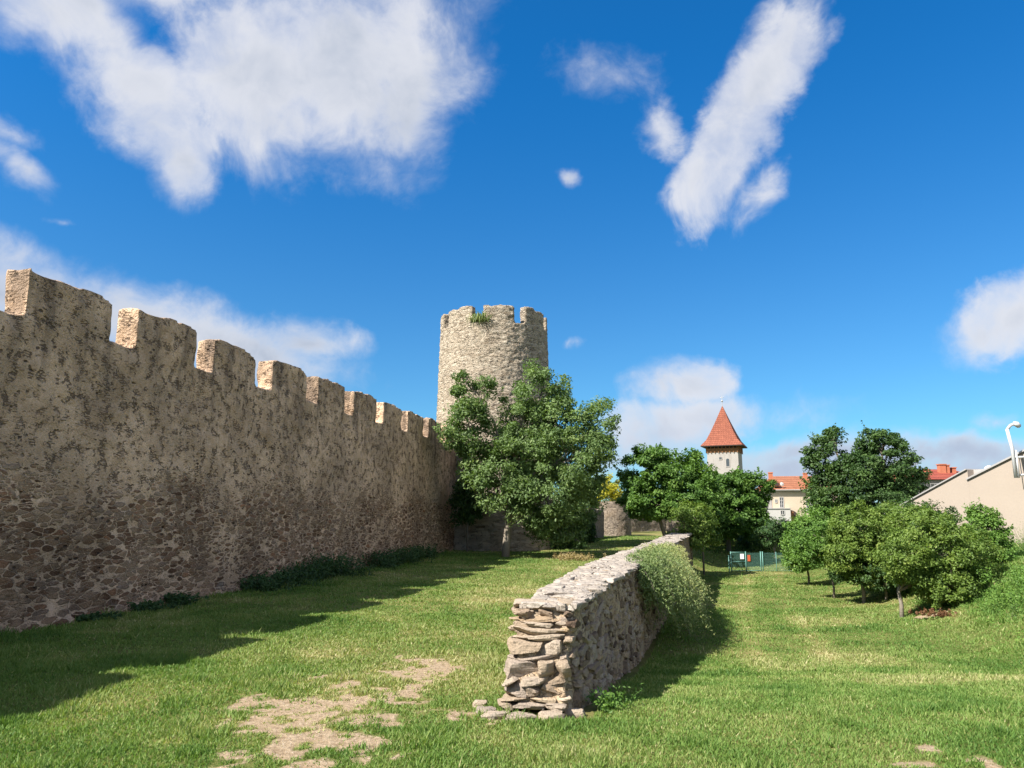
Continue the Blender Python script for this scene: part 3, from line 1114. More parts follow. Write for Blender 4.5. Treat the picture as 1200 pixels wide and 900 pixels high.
plant('bush', 'low green bush hanging over the far end of the low wall', 'bush', b,
      [L(812, 610, 26, 22, D, -.5), L(805, 632, 22, 14, D, -1), L(828, 622, 16, 22, D)], lm_olive, m_bark, n_leaf=9000, leaf=.17, n_cl=120, cl_r=.40, seed=23, trunk_r=.06, sprigs=20)
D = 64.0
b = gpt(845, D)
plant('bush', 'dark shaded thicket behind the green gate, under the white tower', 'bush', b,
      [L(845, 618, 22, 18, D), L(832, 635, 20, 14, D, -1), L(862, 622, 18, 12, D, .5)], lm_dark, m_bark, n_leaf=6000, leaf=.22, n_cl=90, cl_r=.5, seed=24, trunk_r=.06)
D = 78.0
b = gpt(717, D)
plant('yellow_bush', 'small yellow leaved bush above the bastion, left of the bright green tree', 'bush', b,
      [L(717, 572, 13, 16, D), L(711, 586, 13, 12, D), L(724, 586, 12, 12, D)], lm_yellow, m_bark, n_leaf=3000, leaf=.24, n_cl=60, cl_r=.5, seed=25, trunk_r=.08)
D = 84.0
b = gpt(700, D)
plant('broadleaf_tree', 'distant green tree behind the bastion, between the largest tree and the yellow bush', 'tree', b,
      [L(700, 575, 22, 20, D), L(676, 565, 16, 14, D, 2), L(685, 590, 18, 16, D)], lm_olive, m_bark, n_leaf=6000, leaf=.34, n_cl=90, cl_r=.7, seed=26, trunk_r=.14)

# right side: tall trees, then the bushes on the bank
D = 49.0
b = gpt(965, D)
plant('broadleaf_tree', 'slim loose crowned tree with a ragged top, right of the orange roofed house', 'tree', b,
      [L(968, 535, 24, 30, D), L(966, 570, 16, 24, D), L(978, 575, 28, 40, D), L(964, 600, 18, 24, D, -.5), L(946, 535, 10, 9, D), L(975, 512, 12, 11, D), L(985, 610, 30, 26, D)],
      lm_dark, m_bark, trunk=[(0, 0, -.2), (.1, 0, 2), (.1, 0, 4.5)], n_leaf=20000, leaf=.22, n_cl=240, cl_r=.5, shell=.35, seed=31, trunk_r=.15, tint_shift=.12, sprigs=60)
D = 47.0
b = gpt(1035, D)
plant('broadleaf_tree', 'large rounded dark green tree in front of the cream building', 'tree', b,
      [L(1035, 545, 40, 38, D), L(1058, 570, 28, 36, D), L(1010, 565, 28, 40, D), L(1040, 595, 42, 34, D), L(1030, 520, 24, 16, D), L(1070, 600, 18, 24, D)],
      lm_dark, m_bark, trunk=[(0, 0, -.2), (0, 0, 1.6), (.1, 0, 3.4)], n_leaf=34000, leaf=.20, aspect=.55, n_cl=360, cl_r=.46, shell=.6, seed=32, trunk_r=.2, sprigs=20)
bush_specs = [
    ('shrub_tree', 'round crowned shrub tree, foremost on the bank, drooping to the ground on its right', 27.0, 1046, [(1085, 640, 42, 34, 0), (1058, 652, 26, 24, -.6), (1112, 652, 40, 36, -.3), (1080, 614, 36, 20, .6), (1112, 690, 34, 24, -.5), (1138, 655, 30, 36, .4), (1070, 670, 24, 16, -.4), (1090, 672, 30, 20, .2), (1135, 690, 20, 20, .3)], lm_olive, 52000, .10, 41, .07),
    ('shrub_tree', 'olive green shrub tree with a leaning trunk, second along the bank', 32.0, 1004, [(1010, 622, 36, 30, 0), (990, 645, 26, 26, -.4), (1030, 645, 34, 32, .3), (1045, 610, 34, 20, .8), (1012, 658, 26, 20, -.4), (1035, 668, 26, 16, .3)], lm_olive, 40000, .12, 42, .08),
    ('shrub_tree', 'small slender tree with a thin pale stem, third along the bank', 34.0, 970, [(962, 632, 26, 24, 0), (950, 648, 18, 16, -.3), (980, 640, 24, 28, .2), (985, 662, 14, 12, .3)], lm_bright, 14000, .12, 43, .05),
    ('bush', 'bright green bush with upright shoots against the cream wall', 29.5, 1152, [(1150, 622, 24, 24, 0), (1160, 640, 20, 18, -.2), (1135, 640, 20, 18, .2), (1152, 604, 14, 12, 0)], lm_bright, 14000, .11, 44, .05),
    ('bush', 'tall leafy green bush right of the wire fence, below the loose crowned tree', 41.0, 942, [(945, 628, 24, 28, 0), (932, 642, 16, 20, -.3), (960, 612, 20, 20, .5), (940, 657, 22, 12, -.4), (965, 650, 18, 16, .2)], lm_bright, 16000, .15, 45, .06),
    ('bush', 'low dark foliage added for the shade between the trunks of the bank shrub trees', 31.5, 1030, [(1030, 672, 34, 18, 0), (1070, 682, 26, 16, -.6), (990, 668, 22, 12, .8), (1050, 660, 40, 16, 1.2)], lm_dark, 12000, .12, 47, .05),  # dark leaves added to fill in the shade under the shrub crowns
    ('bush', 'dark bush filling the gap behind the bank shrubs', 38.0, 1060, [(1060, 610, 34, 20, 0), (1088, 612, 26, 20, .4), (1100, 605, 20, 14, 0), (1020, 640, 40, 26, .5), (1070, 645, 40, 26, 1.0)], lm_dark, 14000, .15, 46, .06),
]
for (nm, lb, d, tpx, lo, lmx, nl, ls, sd, trr) in bush_specs:
    b = gpt(tpx, d)
    plant(nm, lb, 'shrub' if nm == 'shrub_tree' else 'bush', b, [L(a, b2, c1, c2, d, e) for (a, b2, c1, c2, e) in lo], lmx, m_bark_pale if nm == 'shrub_tree' else m_bark,
          trunk=[(0, 0, -.2), (.06, .05, .45), (.02, .1, .9), (.15, .1, 1.5)], n_leaf=nl, leaf=ls, n_cl=max(90, nl // 90), cl_r=.30 if d < 35 else .38, shell=.5, seed=sd, trunk_r=trr, sprigs=50 if sd in (44, 41) else 20)
# sapling beside the gate
b = gpt(906, 56)
plant('sapling', 'thin young tree just behind the wire fence, below the pale house', 'tree', b, [L(905, 622, 20, 13, 56), L(895, 630, 14, 9, 56, -.3), L(916, 618, 12, 10, 56, .3)],
      lm_weed, m_bark, trunk=[(0, 0, -.2), (-.05, 0, .7), (-.1, 0, 1.5)], n_leaf=4000, leaf=.17, n_cl=70, cl_r=.4, shell=.2, seed=51, trunk_r=.05, tint_shift=.1)
b = gpt(918, 62)
plant('bush', 'low bush on the rise behind the wire fence', 'bush', b, [L(922, 625, 16, 12, 62), L(885, 634, 20, 7, 62, -1)], lm_weed, m_bark, n_leaf=4000, leaf=.2, n_cl=70, cl_r=.45, seed=52, trunk_r=.05, tint_shift=.15)


# drooping shrub spilling over the low wall -----------------------------------------
def drooping_shrub():
    r = np.random.default_rng(77)
    base = np.array([float(lw_right(23.0)) - .2, 23.0, LW_TOP - .1])
    o = empty('trailing_shrub', tuple(base), 0, 'grey green trailing shrub of arching stems spilling over the low wall', 'shrub')
    mb = MB()
    Cs, Ns, Ts = [], [], []
    for k in range(1500):
        yy = r.uniform(19.0, 28.5)
        wgt = math.exp(-((yy - 23.3) / 3.1) ** 2)
        if r.random() > wgt + .10: continue
        x0 = float(lw_right(yy)) - r.uniform(-.10, .50)
        u, nrm = wall_dirs(yy)
        L_ = r.uniform(.42, 1.38) * (.5 + .6 * wgt)
        dirv = unit(nrm * r.uniform(.2, 1.3) + u * r.normal(0, .6) + UP * r.uniform(.1, 1.1))
        p = np.array([x0, yy, LW_TOP - r.uniform(-.05, .5)])
        pts = [p]
        v_ = dirv * L_ * .17
        for s_ in range(10):
            v_ = v_ * .97 + np.array([0, 0, -L_ * .036]) + r.normal(0, .016, 3)
            p = p + v_ * .85
            xr = float(lw_right(p[1])) + .12
            if p[2] < LW_TOP and p[0] < xr: p[0] = xr
            pts.append(p)
        pts = np.array(pts) - base
        if k % 9 == 0:
            mb.tube(pts, list(np.linspace(.008, .003, len(pts))), 4, False)
        m = 85
        tp = r.uniform(.05, 1, m) ** .8 * (len(pts) - 1.001)
        i_ = tp.astype(int); fr = (tp - i_)[:, None]
        cc = pts[i_] * (1 - fr) + pts[i_ + 1] * fr + r.normal(0, .04, (m, 3))
        Cs.append(cc); Ns.append(unit(r.normal(0, .7, (m, 3)) + np.array([.1, -.3, .6])))
        Ts.append(np.clip(.30 + .075 * (yy - 20) + .30 * (tp / len(pts)) + r.normal(0, .10) + r.normal(0, .12, m), 0, 1))
    V = leaf_cards(np.concatenate(Cs), np.concatenate(Ns), .080, .30, r, 1.2)
    n = len(V)
    link('foliage', np_mesh('foliage', V.reshape(-1, 3), np.arange(n * 4).reshape(-1, 4), False, {'tint': np.concatenate(Ts)}), lm_grey, o)
    mb.tube([np.array([float(lw_right(q)) - .15, q, LW_TOP - .06]) - base for q in np.linspace(18.2, 27.8, 14)], .03, 6)
    mb.build('stems', m_bark, o, True)


drooping_shrub()


# weeds along the foot of the tall wall ------------------------------------------------
def weed(s, off, h, w, seed, label, mat=lm_weed, nst=26, leaf=.11, name='weed_clump', pos=None, group='weeds at the foot of the tall wall', cat='weed'):
    r = np.random.default_rng(seed)
    if pos is None:
        q = BW_O + BW_U * s + np.array([BW_U[1], -BW_U[0]]) * off
    else:
        q = np.array(pos)
    base = np.array([q[0], q[1], tz(q[0], q[1]) - .03])
    Cs, Ns, Sv = [], [], []
    for k in range(nst):
        d = r.normal(0, 1, 2) * w * .4
        t2 = r.normal(0, .22, 2) * h
        hh_ = h * r.uniform(.5, 1.1)
        if pos is None:   # stay clear of the wall
            dd = d[0] * BW_U[1] - d[1] * BW_U[0]
            if dd < -off + .1: d = d + np.array([BW_U[1], -BW_U[0]]) * (-off + .1 - dd)
        d = d * (1.0 if k else 0.0)
        k0 = .12 if w < 1 else 1.0
        pts = np.array([(d[0] * k0, d[1] * k0, 0), (d[0] * (k0 + 1) / 2 + t2[0] * .3, d[1] * (k0 + 1) / 2 + t2[1] * .3, hh_ * .5), (d[0] + t2[0], d[1] + t2[1], hh_)])
        for a_1, b_1, w_1, w_2 in ((0, 1, .012, .008), (1, 2, .008, .003)):
            for sx in (np.array([1., 0, 0]), np.array([0, 1., 0])):
                Sv.append([pts[a_1] - sx * w_1, pts[a_1] + sx * w_1, pts[b_1] + sx * w_2, pts[b_1] - sx * w_2])
        m = 34
        tp = r.uniform(.1, 1, m)[:, None]
        cc = pts[0] * (1 - tp) ** 2 + pts[1] * 2 * tp * (1 - tp) + pts[2] * tp ** 2 + r.normal(0, .09, (m, 3)) * min(1, h * 1.6)
        cc[:, 2] = np.maximum(cc[:, 2], .03)
        Cs.append(cc); Ns.append(unit(r.normal(0, .55, (m, 3)) + np.array([.2, -.3, .8])))
    V = leaf_cards(np.concatenate(Cs), np.concatenate(Ns), leaf, .5, r, .4)
    V = np.concatenate([V, np.array(Sv, np.float32)])
    n = len(V)
    o = link(name, np_mesh(name, V.reshape(-1, 3), np.arange(n * 4).reshape(-1, 4), False, {'tint': np.clip(r.normal(.4, .17, n), 0, 1)}), mat)
    o.location = base
    return tag(o, label, cat, group)


WEEDS = [(18.6, .35, .30, .7, 'small dark weed clump at the tall wall nearest the camera, below its largest stones'),
         (20.4, .40, .42, 1.1, 'second low dark weed clump from the left at the foot of the tall wall'),
         (21.6, .35, .55, 1.0, 'third weed clump from the left, brushing the pale foot of the tall wall'),
         (25.5, .45, .62, 1.3, 'dense weed clump at the left end of the thicket along the tall wall'),
         (27.4, .50, .85, 1.5, 'tall dark weed clump just left of the tallest one in the thicket along the wall'),
         (29.2, .55, 1.15, 1.6, 'tallest dark weed clump of the thicket along the tall wall'),
         (30.9, .60, 1.05, 1.5, 'broad dark weed clump right of the tallest one at the tall wall'),
         (36.0, .60, .95, 1.7, 'bushy weed clump left of the far corner of the tall wall'),
         (38.4, .60, 1.0, 1.7, 'second last weed clump before the far corner of the tall wall'),
         (41.2, .60, .85, 1.9, 'last wide weed clump at the far corner of the tall wall')]
for i, (s, off, h, w, lb) in enumerate(WEEDS):
    h, w = h * (.6 if s < 25 else .74), w * .85
    weed(s, off * .8, h, w, 100 + i, lb, nst=int(22 + 20 * w * h), leaf=.10 + .03 * h)
# weeds by the low wall and on the bank
weed(0, 0, .28, .5, 130, 'small pale weed tuft at the right foot of the low wall', lm_green, 14, .06, 'weed_clump', (1.35, 10.9), None)
weed(0, 0, .35, 1.9, 131, 'flat blue grey herb patch low on the right bank at the picture edge', lm_grey, 80, .07, 'herb_patch', (14.1, 18.6), None, 'herb')
weed(0, 0, .5, 2.6, 132, 'leafy green herb thicket on the crest of the right bank', lm_bright, 110, .08, 'herb_patch', (18.6, 24.5), None, 'herb')
weed(0, 0, .45, 2.2, 133, 'lower leafy herb thicket on the slope below the bank crest', lm_bright, 90, .08, 'herb_patch', (16.6, 23.0), None, 'herb')
weed(0, 0, 1.2, .8, 134, 'withered upright weeds against the cream wall at the picture edge', lm_grey, 16, .05, 'weed_clump', (20.5, 30.3), None)
# leafy ground cover over the right bank, nobody could count it
def bank_cover():
    r = np.random.default_rng(140)
    n = 150000
    y = 11 + 32 * r.random(n) ** 1.25
    x = bank_foot(y) + r.uniform(.3, 12, n)
    hl = fbm2(x, y, 1.1, 3, 141)
    k = (tall_mask(x, y) > .35) & (r.random(n) < sm(.38, .6, hl) * .9 + .12) & (x < 22.5)
    x, y, hl = x[k], y[k], hl[k]
    n = len(x)
    hh_ = (.06 + .42 * sm(.4, .72, hl)) * r.random(n) ** .6
    C_ = np.stack([x, y, terrain(x, y) + hh_], 1)
    V = leaf_cards(C_, unit(r.normal(0, .5, (n, 3)) + np.array([-.2, -.25, .8])), .075, .5, r, .2)
    ti = np.clip(.38 + r.normal(0, .14, n) + (fbm2(x, y, 2.2, 2, 143) - .5) * .8, 0, 1)
    o = link('bank_ground_cover', np_mesh('bank_ground_cover', V.reshape(-1, 3), np.arange(n * 4).reshape(-1, 4), False, {'tint': ti}), lm_bright)
    tag(o, 'leafy bright green ground cover growing over the right bank', 'ground cover', kind='stuff')


bank_cover()
# dry cut branches at the tree's foot and the brush heap below the foremost shrub
weed(0, 0, .35, 1.6, 135, 'pale dry heap of cut twigs on the grass right of the largest tree', leaf_mat('dry_leaf', (.22, .15, .06), (.38, .30, .14), (.5, .42, .22)), 60, .09, 'twig_heap', (3.3, 41.0), None, 'twig heap')
weed(0, 0, .16, 1.0, 136, 'reddish brown heap of dry twigs below the foremost shrub tree', leaf_mat('red_dry_leaf', (.12, .06, .03), (.22, .11, .055), (.34, .20, .11)), 40, .08, 'twig_heap', (14.3, 25.6), None, 'twig heap')


# grass tuft growing in the tower's crenel ------------------------------------------------
def tuft():
    r = np.random.default_rng(9)
    a = R(-15.5)
    rr = tower_r(14.9) - .12
    base = np.array([TOWER_C[0] + rr * math.sin(a), TOWER_C[1] - rr * math.cos(a), 14.86])
    n = 230
    out_ = np.array([math.sin(a), -math.cos(a), 0]); sd = np.array([math.cos(a), math.sin(a), 0])
    st = sd * r.normal(.1, .28, n)[:, None] + out_ * r.uniform(-.2, .1, n)[:, None]
    d = unit(out_ * r.uniform(.1, .9, n)[:, None] + sd * r.normal(0.1, .5, n)[:, None] + UP * r.uniform(.3, 1.2, n)[:, None])
    ln = r.uniform(.4, 1.25, n)[:, None]
    mid_ = st + d * ln * .6
    tip = st + d * ln * .9 + np.array([0, 0, -1]) * ln * r.uniform(.1, .8, n)[:, None] + out_ * ln * .15
    w = np.cross(d, r.normal(0, 1, (n, 3))); w = unit(w) * .022
    V = np.stack([st - w, st + w, mid_ + w * .8, mid_ - w * .8], 1)
    V2 = np.stack([mid_ - w * .8, mid_ + w * .8, tip + w * .1, tip - w * .1], 1)
    V = np.concatenate([V, V2])
    ti = np.tile(np.clip(r.normal(.6, .22, n), 0, 1), 2)
    o = link('grass_tuft', np_mesh('grass_tuft', V.reshape(-1, 3), np.arange(len(V) * 4).reshape(-1, 4), False, {'tint': ti}), lm_grey)
    o.location = base
    tag(o, 'tuft of wild grass growing in a gap of the round tower battlements', 'grass tuft')


tuft()

# ------------------------------------------------------------------ buildings
m_white = plain_mat('white_limewash', (.33, .303, .28), .9, 3, .10, .01, .1, dirt=(.24, .215, .19))
m_cream = plain_mat('cream_render', (.335, .28, .228), .95, 9, .05, .004, .08)
m_peach = plain_mat('peach_render', (.47, .385, .29), .95, 6, .08, .004, .08)
m_glass = plain_mat('dark_window_glass', (.055, .06, .065), .15, 4, .1, .001, .6)
m_frame = plain_mat('window_frame_paint', (.42, .40, .375), .6, 6, .08, .002)
m_wood = plain_mat('brown_timber', (.25, .115, .05), .8, 12, .25, .01)
m_dark = plain_mat('dark_timber', (.05, .035, .03), .9, 12, .2, .01)
m_metal = plain_mat('grey_flashing', (.40, .38, .36), .55, 8, .12, .002, .4, .4)
m_whitemetal = plain_mat('white_painted_steel', (.48, .48, .48), .4, 10, .06, .001, .4)
m_brick = plain_mat('chimney_brick', (.42, .15, .085), .9, 20, .25, .01, .1)


def tile_mat(name, c0, c1, sx=.2, sz=.34):
    m, g, out = new_mat(name)
    tc = g.node('ShaderNodeTexCoord').outputs['Object']
    br = g.node('ShaderNodeTexBrick', {'Scale': 1.0, 'Mortar Size': .018, 'Brick Width': sx, 'Row Height': sz, 'Color1': c0, 'Color2': c1, 'Mortar': tuple(q * .35 for q in c0)})
    sep = g.node('ShaderNodeSeparateXYZ', {0: tc})
    u = g.math('ADD', sep.outputs[0], g.math('MULTIPLY', sep.outputs[1], .83))
    g.put(br.inputs['Vector'], g.node('ShaderNodeCombineXYZ', {0: u, 1: sep.outputs[2], 2: 0.0}).outputs[0])
    n1 = g.noise(tc, 1.2, 6, .65)
    n2 = g.noise(tc, 9.0, 4, .6)
    c = g.mix(g.step(n1, .4, .7, 0, .45), br.outputs['Color'], tuple(q * .62 for q in c1))
    c = g.mix(g.step(n2, .5, .75, 0, .35), c, tuple(min(1, q * 1.35) for q in c0))
    h = g.math('ADD', g.math('MULTIPLY', br.outputs['Fac'], -.8), g.math('MULTIPLY', n2, .5))
    principled(g, out, c, .85, h, .04, .15)
    return m


m_tile = tile_mat('red_clay_tile', (.29, .10, .062), (.23, .078, .05), .32, .42)
m_tile_o = tile_mat('orange_clay_tile', (.34, .145, .082), (.28, .112, .062), .3, .3)
m_tile_r = tile_mat('dark_red_tile', (.30, .075, .05), (.25, .06, .042), .3, .3)

# white gate tower with steep red roof
D = 150.0
c0 = at(850.5, 560, D)
ZT = at(848, 531, D)[2]; ZE = at(848, 522, D)[2]; ZA = at(846, 476, D)[2]
gt = empty('gate_tower', (c0[0], c0[1], 0), R(-24), 'slender white square tower with steep red tiled roof, above the trees', 'tower')
hw = 2.98
MB().box(-hw, hw, -hw, hw, -1, ZT).build('shaft', m_white, gt)
gal = MB()
gal.box(-hw - .12, hw + .12, -hw - .12, hw + .12, ZT + .003, ZT + .75)
for k in range(9):
    x_ = -hw + .1 + k * (2 * hw - .2) / 8
    for sy in (-1, 1):
        gal.box(x_ - .07, x_ + .07, sy * (hw + .16) - .06, sy * (hw + .16) + .06, ZT - .15, ZE - .02)
        gal.box(sy * (hw + .16) - .06, sy * (hw + .16) + .06, x_ - .07, x_ + .07, ZT - .15, ZE - .02)
gal.build('timber_gallery', m_wood, gt)
MB().box(-hw + .05, hw - .05, -hw + .05, hw - .05, ZT + .76, ZE + .1).build('gallery_opening', m_dark, gt)
rf = MB()
prof = [(hw + 1.05, ZE - .25), (hw + .05, ZE + .95), (hw - .7, ZE + 2.5), (1.25, ZE + (ZA - ZE) * .62), (.05, ZA)]
for (ra, za), (rb, zb) in zip(prof[:-1], prof[1:]):
    A_ = [(-ra, -ra, za), (ra, -ra, za), (ra, ra, za), (-ra, ra, za)]
    B_ = [(-rb, -rb, zb), (rb, -rb, zb), (rb, rb, zb), (-rb, rb, zb)]
    rf.add(A_ + B_, [(i, (i + 1) % 4, (i + 1) % 4 + 4, i + 4) for i in range(4)])
roof = rf.build('roof', m_tile, gt)
ra = hw + 1.05
MB().box(-ra + .02, ra - .02, -ra + .02, ra - .02, ZE - .42, ZE - .27).build('eaves_board', m_dark, roof)
fin = MB()
fin.tube([(0, 0, ZA - .3), (0, 0, ZA + 2.3)], [.07, .035], 6)
fin.tube([(0, 0, ZA + .8), (0, 0, ZA + 1.05), (0, 0, ZA + 1.3)], [.05, .22, .05], 8)
fin.tube([(-.35, 0, ZA + 1.75), (.35, 0, ZA + 1.85)], .04, 5)
fin.build('finial', m_metal, roof)
for (x_, z_, w_, h_) in ((.95, -2.2, .30, 1.25), (-.4, -1.2, .25, .35), (-.3, -6.0, .3, 1.1)):
    w = MB().box(x_ - w_, x_ + w_, -hw - .03, -hw + .1, ZT + z_ - h_ * .5, ZT + z_ + h_ * .5)
    if h_ > 1:
        w.prism([(x_ + w_ * math.cos(a), -hw - .028, ZT + z_ + h_ * .5 + w_ * .9 * math.sin(a)) for a in np.linspace(0, math.pi, 9)], (0, .1, 0))
    wo = w.build('window', m_glass, gt)
    fr = MB()
    fr.box(x_ - w_ - .1, x_ - w_ - .003, -hw - .06, -hw + .05, ZT + z_ - h_ * .5, ZT + z_ + h_ * .5)
    fr.box(x_ + w_ + .003, x_ + w_ + .1, -hw - .06, -hw + .05, ZT + z_ - h_ * .5, ZT + z_ + h_ * .5)
    fr.box(x_ - w_ - .1, x_ + w_ + .1, -hw - .09, -hw + .05, ZT + z_ - h_ * .5 - .12, ZT + z_ - h_ * .5 - .003)
    fr.build('frame', m_white, wo)

# pale house with orange hipped roof
D = 105.0
K = D / FPX
A = at(897, 575, D)
hs = empty('pale_house', (A[0], D, 0), R(-9), 'pale house with orange tiled hipped roof and arched doorway, beyond the fence', 'house')


def hx(px): return (px - 897) * K * 1.02


def hz(py): return float(at(897, py, D)[2])


W_ = hx(975)
MB().box(0, W_, 0, 9, -1, hz(575)).build('wall', m_peach, hs)
MB().box(-.12, W_ + .12, -.09, 9.1, hz(577.2), hz(574.6)).build('cornice', m_white, hs)
MB().box(-.02, hx(903), -.06, .5, -1, hz(578.3)).build('corner_strip', m_white, hs)
mb = MB()
e = .45
z0, z1 = hz(574.5), hz(556.5)
v = [(-e, -e, z0), (W_ + e, -e, z0), (W_ + e, 9 + e, z0), (-e, 9 + e, z0), (hx(911), 4.5, z1), (hx(962), 4.5, z1)]
mb.add(v, [(0, 1, 5, 4), (1, 2, 5), (2, 3, 4, 5), (3, 0, 4), (3, 2, 1, 0)])
hr = mb.build('roof', m_tile_o, hs)
MB().tube([(-e, -e - .06, z0), (W_ + e, -e - .06, z0)], .08, 6).build('gutter', m_metal, hr)
for (px, top) in ((904.5, 554.5), (942.5, 555.5)):
    x_ = hx(px)
    ch = MB().box(x_ - .25, x_ + .25, .35, .95, hz(571), hz(top)).box(x_ - .3, x_ + .3, .3, 1.0, hz(top) + .002, hz(top) + .15).build('chimney', m_brick, hr)
    # small hooded dormer beside it
    x2 = x_ + .62
    d_ = MB().prism([(x2 - .38, -.05, hz(570)), (x2 + .38, -.05, hz(570)), (x2 + .38, -.05, hz(565.5)), (x2, -.05, hz(562.5)), (x2 - .38, -.05, hz(565.5))], (0, 2.2, 0)).build('dormer', m_tile_o, hr)
    MB().prism([(x2 - .26, -.09, hz(569.3)), (x2 + .26, -.09, hz(569.3)), (x2 + .26, -.09, hz(565.8)), (x2 - .26, -.09, hz(565.8))], (0, .03, 0)).build('dormer_opening', m_dark, d_)
    MB().tube([(x2 + .62, .2, hz(569)), (x2 + .75, 0, hz(567.4))], .03, 5).tube([(x2 + .72, 0, hz(567.4)), (x2 + .74, -.08, hz(567.2))], [.28, .05], 10).build('satellite_dish', m_frame, hr)


def house_window(px0, px1, py0, py1, parent, y0=0.0, bars=2, mat=m_frame, f=hx, zf=hz):
    xa, xb, za, zb = f(px0), f(px1), zf(py1), zf(py0)
    gl = MB().box(xa, xb, y0 - .02, y0 + .1, za, zb).build('window', m_glass, parent)
    fr = MB()
    t = .07
    fr.box(xa - t, xa - .002, y0 - .07, y0 + .05, za - t, zb + t); fr.box(xb + .002, xb + t, y0 - .07, y0 + .05, za - t, zb + t)
    fr.box(xa, xb, y0 - .07, y0 + .05, zb + .002, zb + t); fr.box(xa, xb, y0 - .1, y0 + .05, za - t, za - .002)
    xm = (xa + xb) / 2
    fr.box(xm - .03, xm + .03, y0 - .05, y0 - .022, za, zb)
    for k in range(1, bars):
        zz = za + (zb - za) * k / bars
        fr.box(xa, xm - .032, y0 - .05, y0 - .022, zz - .025, zz + .025)
        fr.box(xm + .032, xb, y0 - .05, y0 - .022, zz - .025, zz + .025)
    fr.build('frame', mat, gl)


house_window(912, 915.5, 583, 594.5, hs, 0, 3)
house_window(907, 908.8, 585.5, 588.5, hs, 0, 1)
house_window(940.5, 944.5, 585, 600, hs, 0, 3)
MB().box(hx(945.2), hx(948), -.09, -.03, hz(600), hz(585)).build('shutter', m_whitemetal, hs)
# white lower annexe and arched doorway
an = MB().box(hx(884), hx(921), -1.2, -.004, -1, hz(596.5)).build('annexe', m_frame, hs)
MB().box(hx(883.6), hx(921.4), -1.3, 0.1, hz(596.4), hz(595.4)).build('coping', m_metal, an)
house_window(910.5, 914, 598.5, 602.5, hs, -1.2, 1)
xa, xb = hx(921.3), hx(932)
arch = [(xa, -.03, hz(614)), (xb, -.03, hz(614)), (xb, -.03, hz(608))] + [(xa + (xb - xa) * (math.cos(a)), -.03, hz(608) + (hz(597.5) - hz(608)) * math.sin(a)) for a in np.linspace(.08, math.pi / 2, 9)]
MB().prism(arch, (0, .15, 0)).build('door', m_dark, hs)
MB().prism([(xa + .05, -.07, hz(614)), (xa + .55, -.07, hz(614)), (xa + .55, -.07, hz(599.5)), (xa + .05, -.07, hz(599.5))], (0, .035, 0)).build('door_leaf', m_wood, hs)

# far house with dark red roof behind the cream building
D = 62.0
A = at(1078, 566, D)
K2 = D / FPX
fh = empty('red_roofed_house', (A[0], D, 0), R(-6), 'white house with dark red roof and brick chimney, behind the cream building', 'house')


def fx(px): return (px - 1078) * K2


def fz(py): return float(at(1078, py, D)[2])


MB().box(0, fx(1150), 0, 8, -.5, fz(562.5)).build('wall', m_white, fh)
z0, z1 = fz(562), fz(547)
mb = MB().add([(-.4, -.4, z0), (fx(1152), -.4, z0), (fx(1152), 8.4, z0), (-.4, 8.4, z0), (fx(1072), 4, z1), (fx(1138), 4, z1)], [(0, 1, 5, 4), (1, 2, 5), (2, 3, 4, 5), (3, 0, 4), (3, 2, 1, 0)])
r2 = mb.build('roof', m_tile_r, fh)
for (px, w_, tp) in ((1119, .24, 543), (1125, .10, 544), (1101, .06, 549), (1132, .12, 547)):
    x_ = fx(px)
    MB().box(x_ - w_, x_ + w_, 2.2, 2.8, fz(556), fz(tp)).box(x_ - w_ - .05, x_ + w_ + .05, 2.15, 2.85, fz(tp) + .002, fz(tp) + .08).build('chimney', m_brick, r2)
an = MB()
ax_ = fx(1087)
an.tube([(ax_, 3, fz(552)), (ax_, 3, fz(541))], .025, 5)
an.tube([(ax_ - .5, 3, fz(545.5)), (ax_ + .55, 3, fz(540.5))], .018, 4)
for k in range(7):
    q = k / 6
    cx_, cz_ = ax_ - .5 + 1.05 * q, fz(545.5) + (fz(540.5) - fz(545.5)) * q
    an.tube([(cx_ - .12, 2.9, cz_ + .22), (cx_ + .12, 3.1, cz_ - .22)], .012, 4)
an.build('aerial', m_metal, r2)
rl = MB()
for k in range(8):
    x_ = fx(1084) + k * .3
    rl.tube([(x_, -.25, fz(575)), (x_, -.25, fz(567))], .015, 4)
rl.tube([(fx(1084), -.25, fz(567)), (fx(1084) + 2.1, -.25, fz(567))], .02, 4)
rl.build('railing', m_metal, fh)

# cream building with stepped sloping roofline at the right edge
PA, PB = at(1075, 600, 41.0), at(1200, 600, 36.0)
ud = np.array([PB[0] - PA[0], PB[1] - PA[1], 0.0]); ulen = np.linalg.norm(ud); ud /= ulen
cb = empty('cream_building', (PA[0], PA[1], 0), math.atan2(ud[1], ud[0]), 'cream rendered building with stepped sloping roofline at the right edge', 'building')


def onwall(px, py):
    """local (x,z) of the wall plane under a photo pixel"""
    r_ = ray(px, py)
    M = np.array([[r_[0], -ud[0]], [r_[1], -ud[1]]])
    t_, s_ = np.linalg.solve(M, np.array([PA[0], PA[1]]))
    return s_, CAM_H + t_ * r_[2]


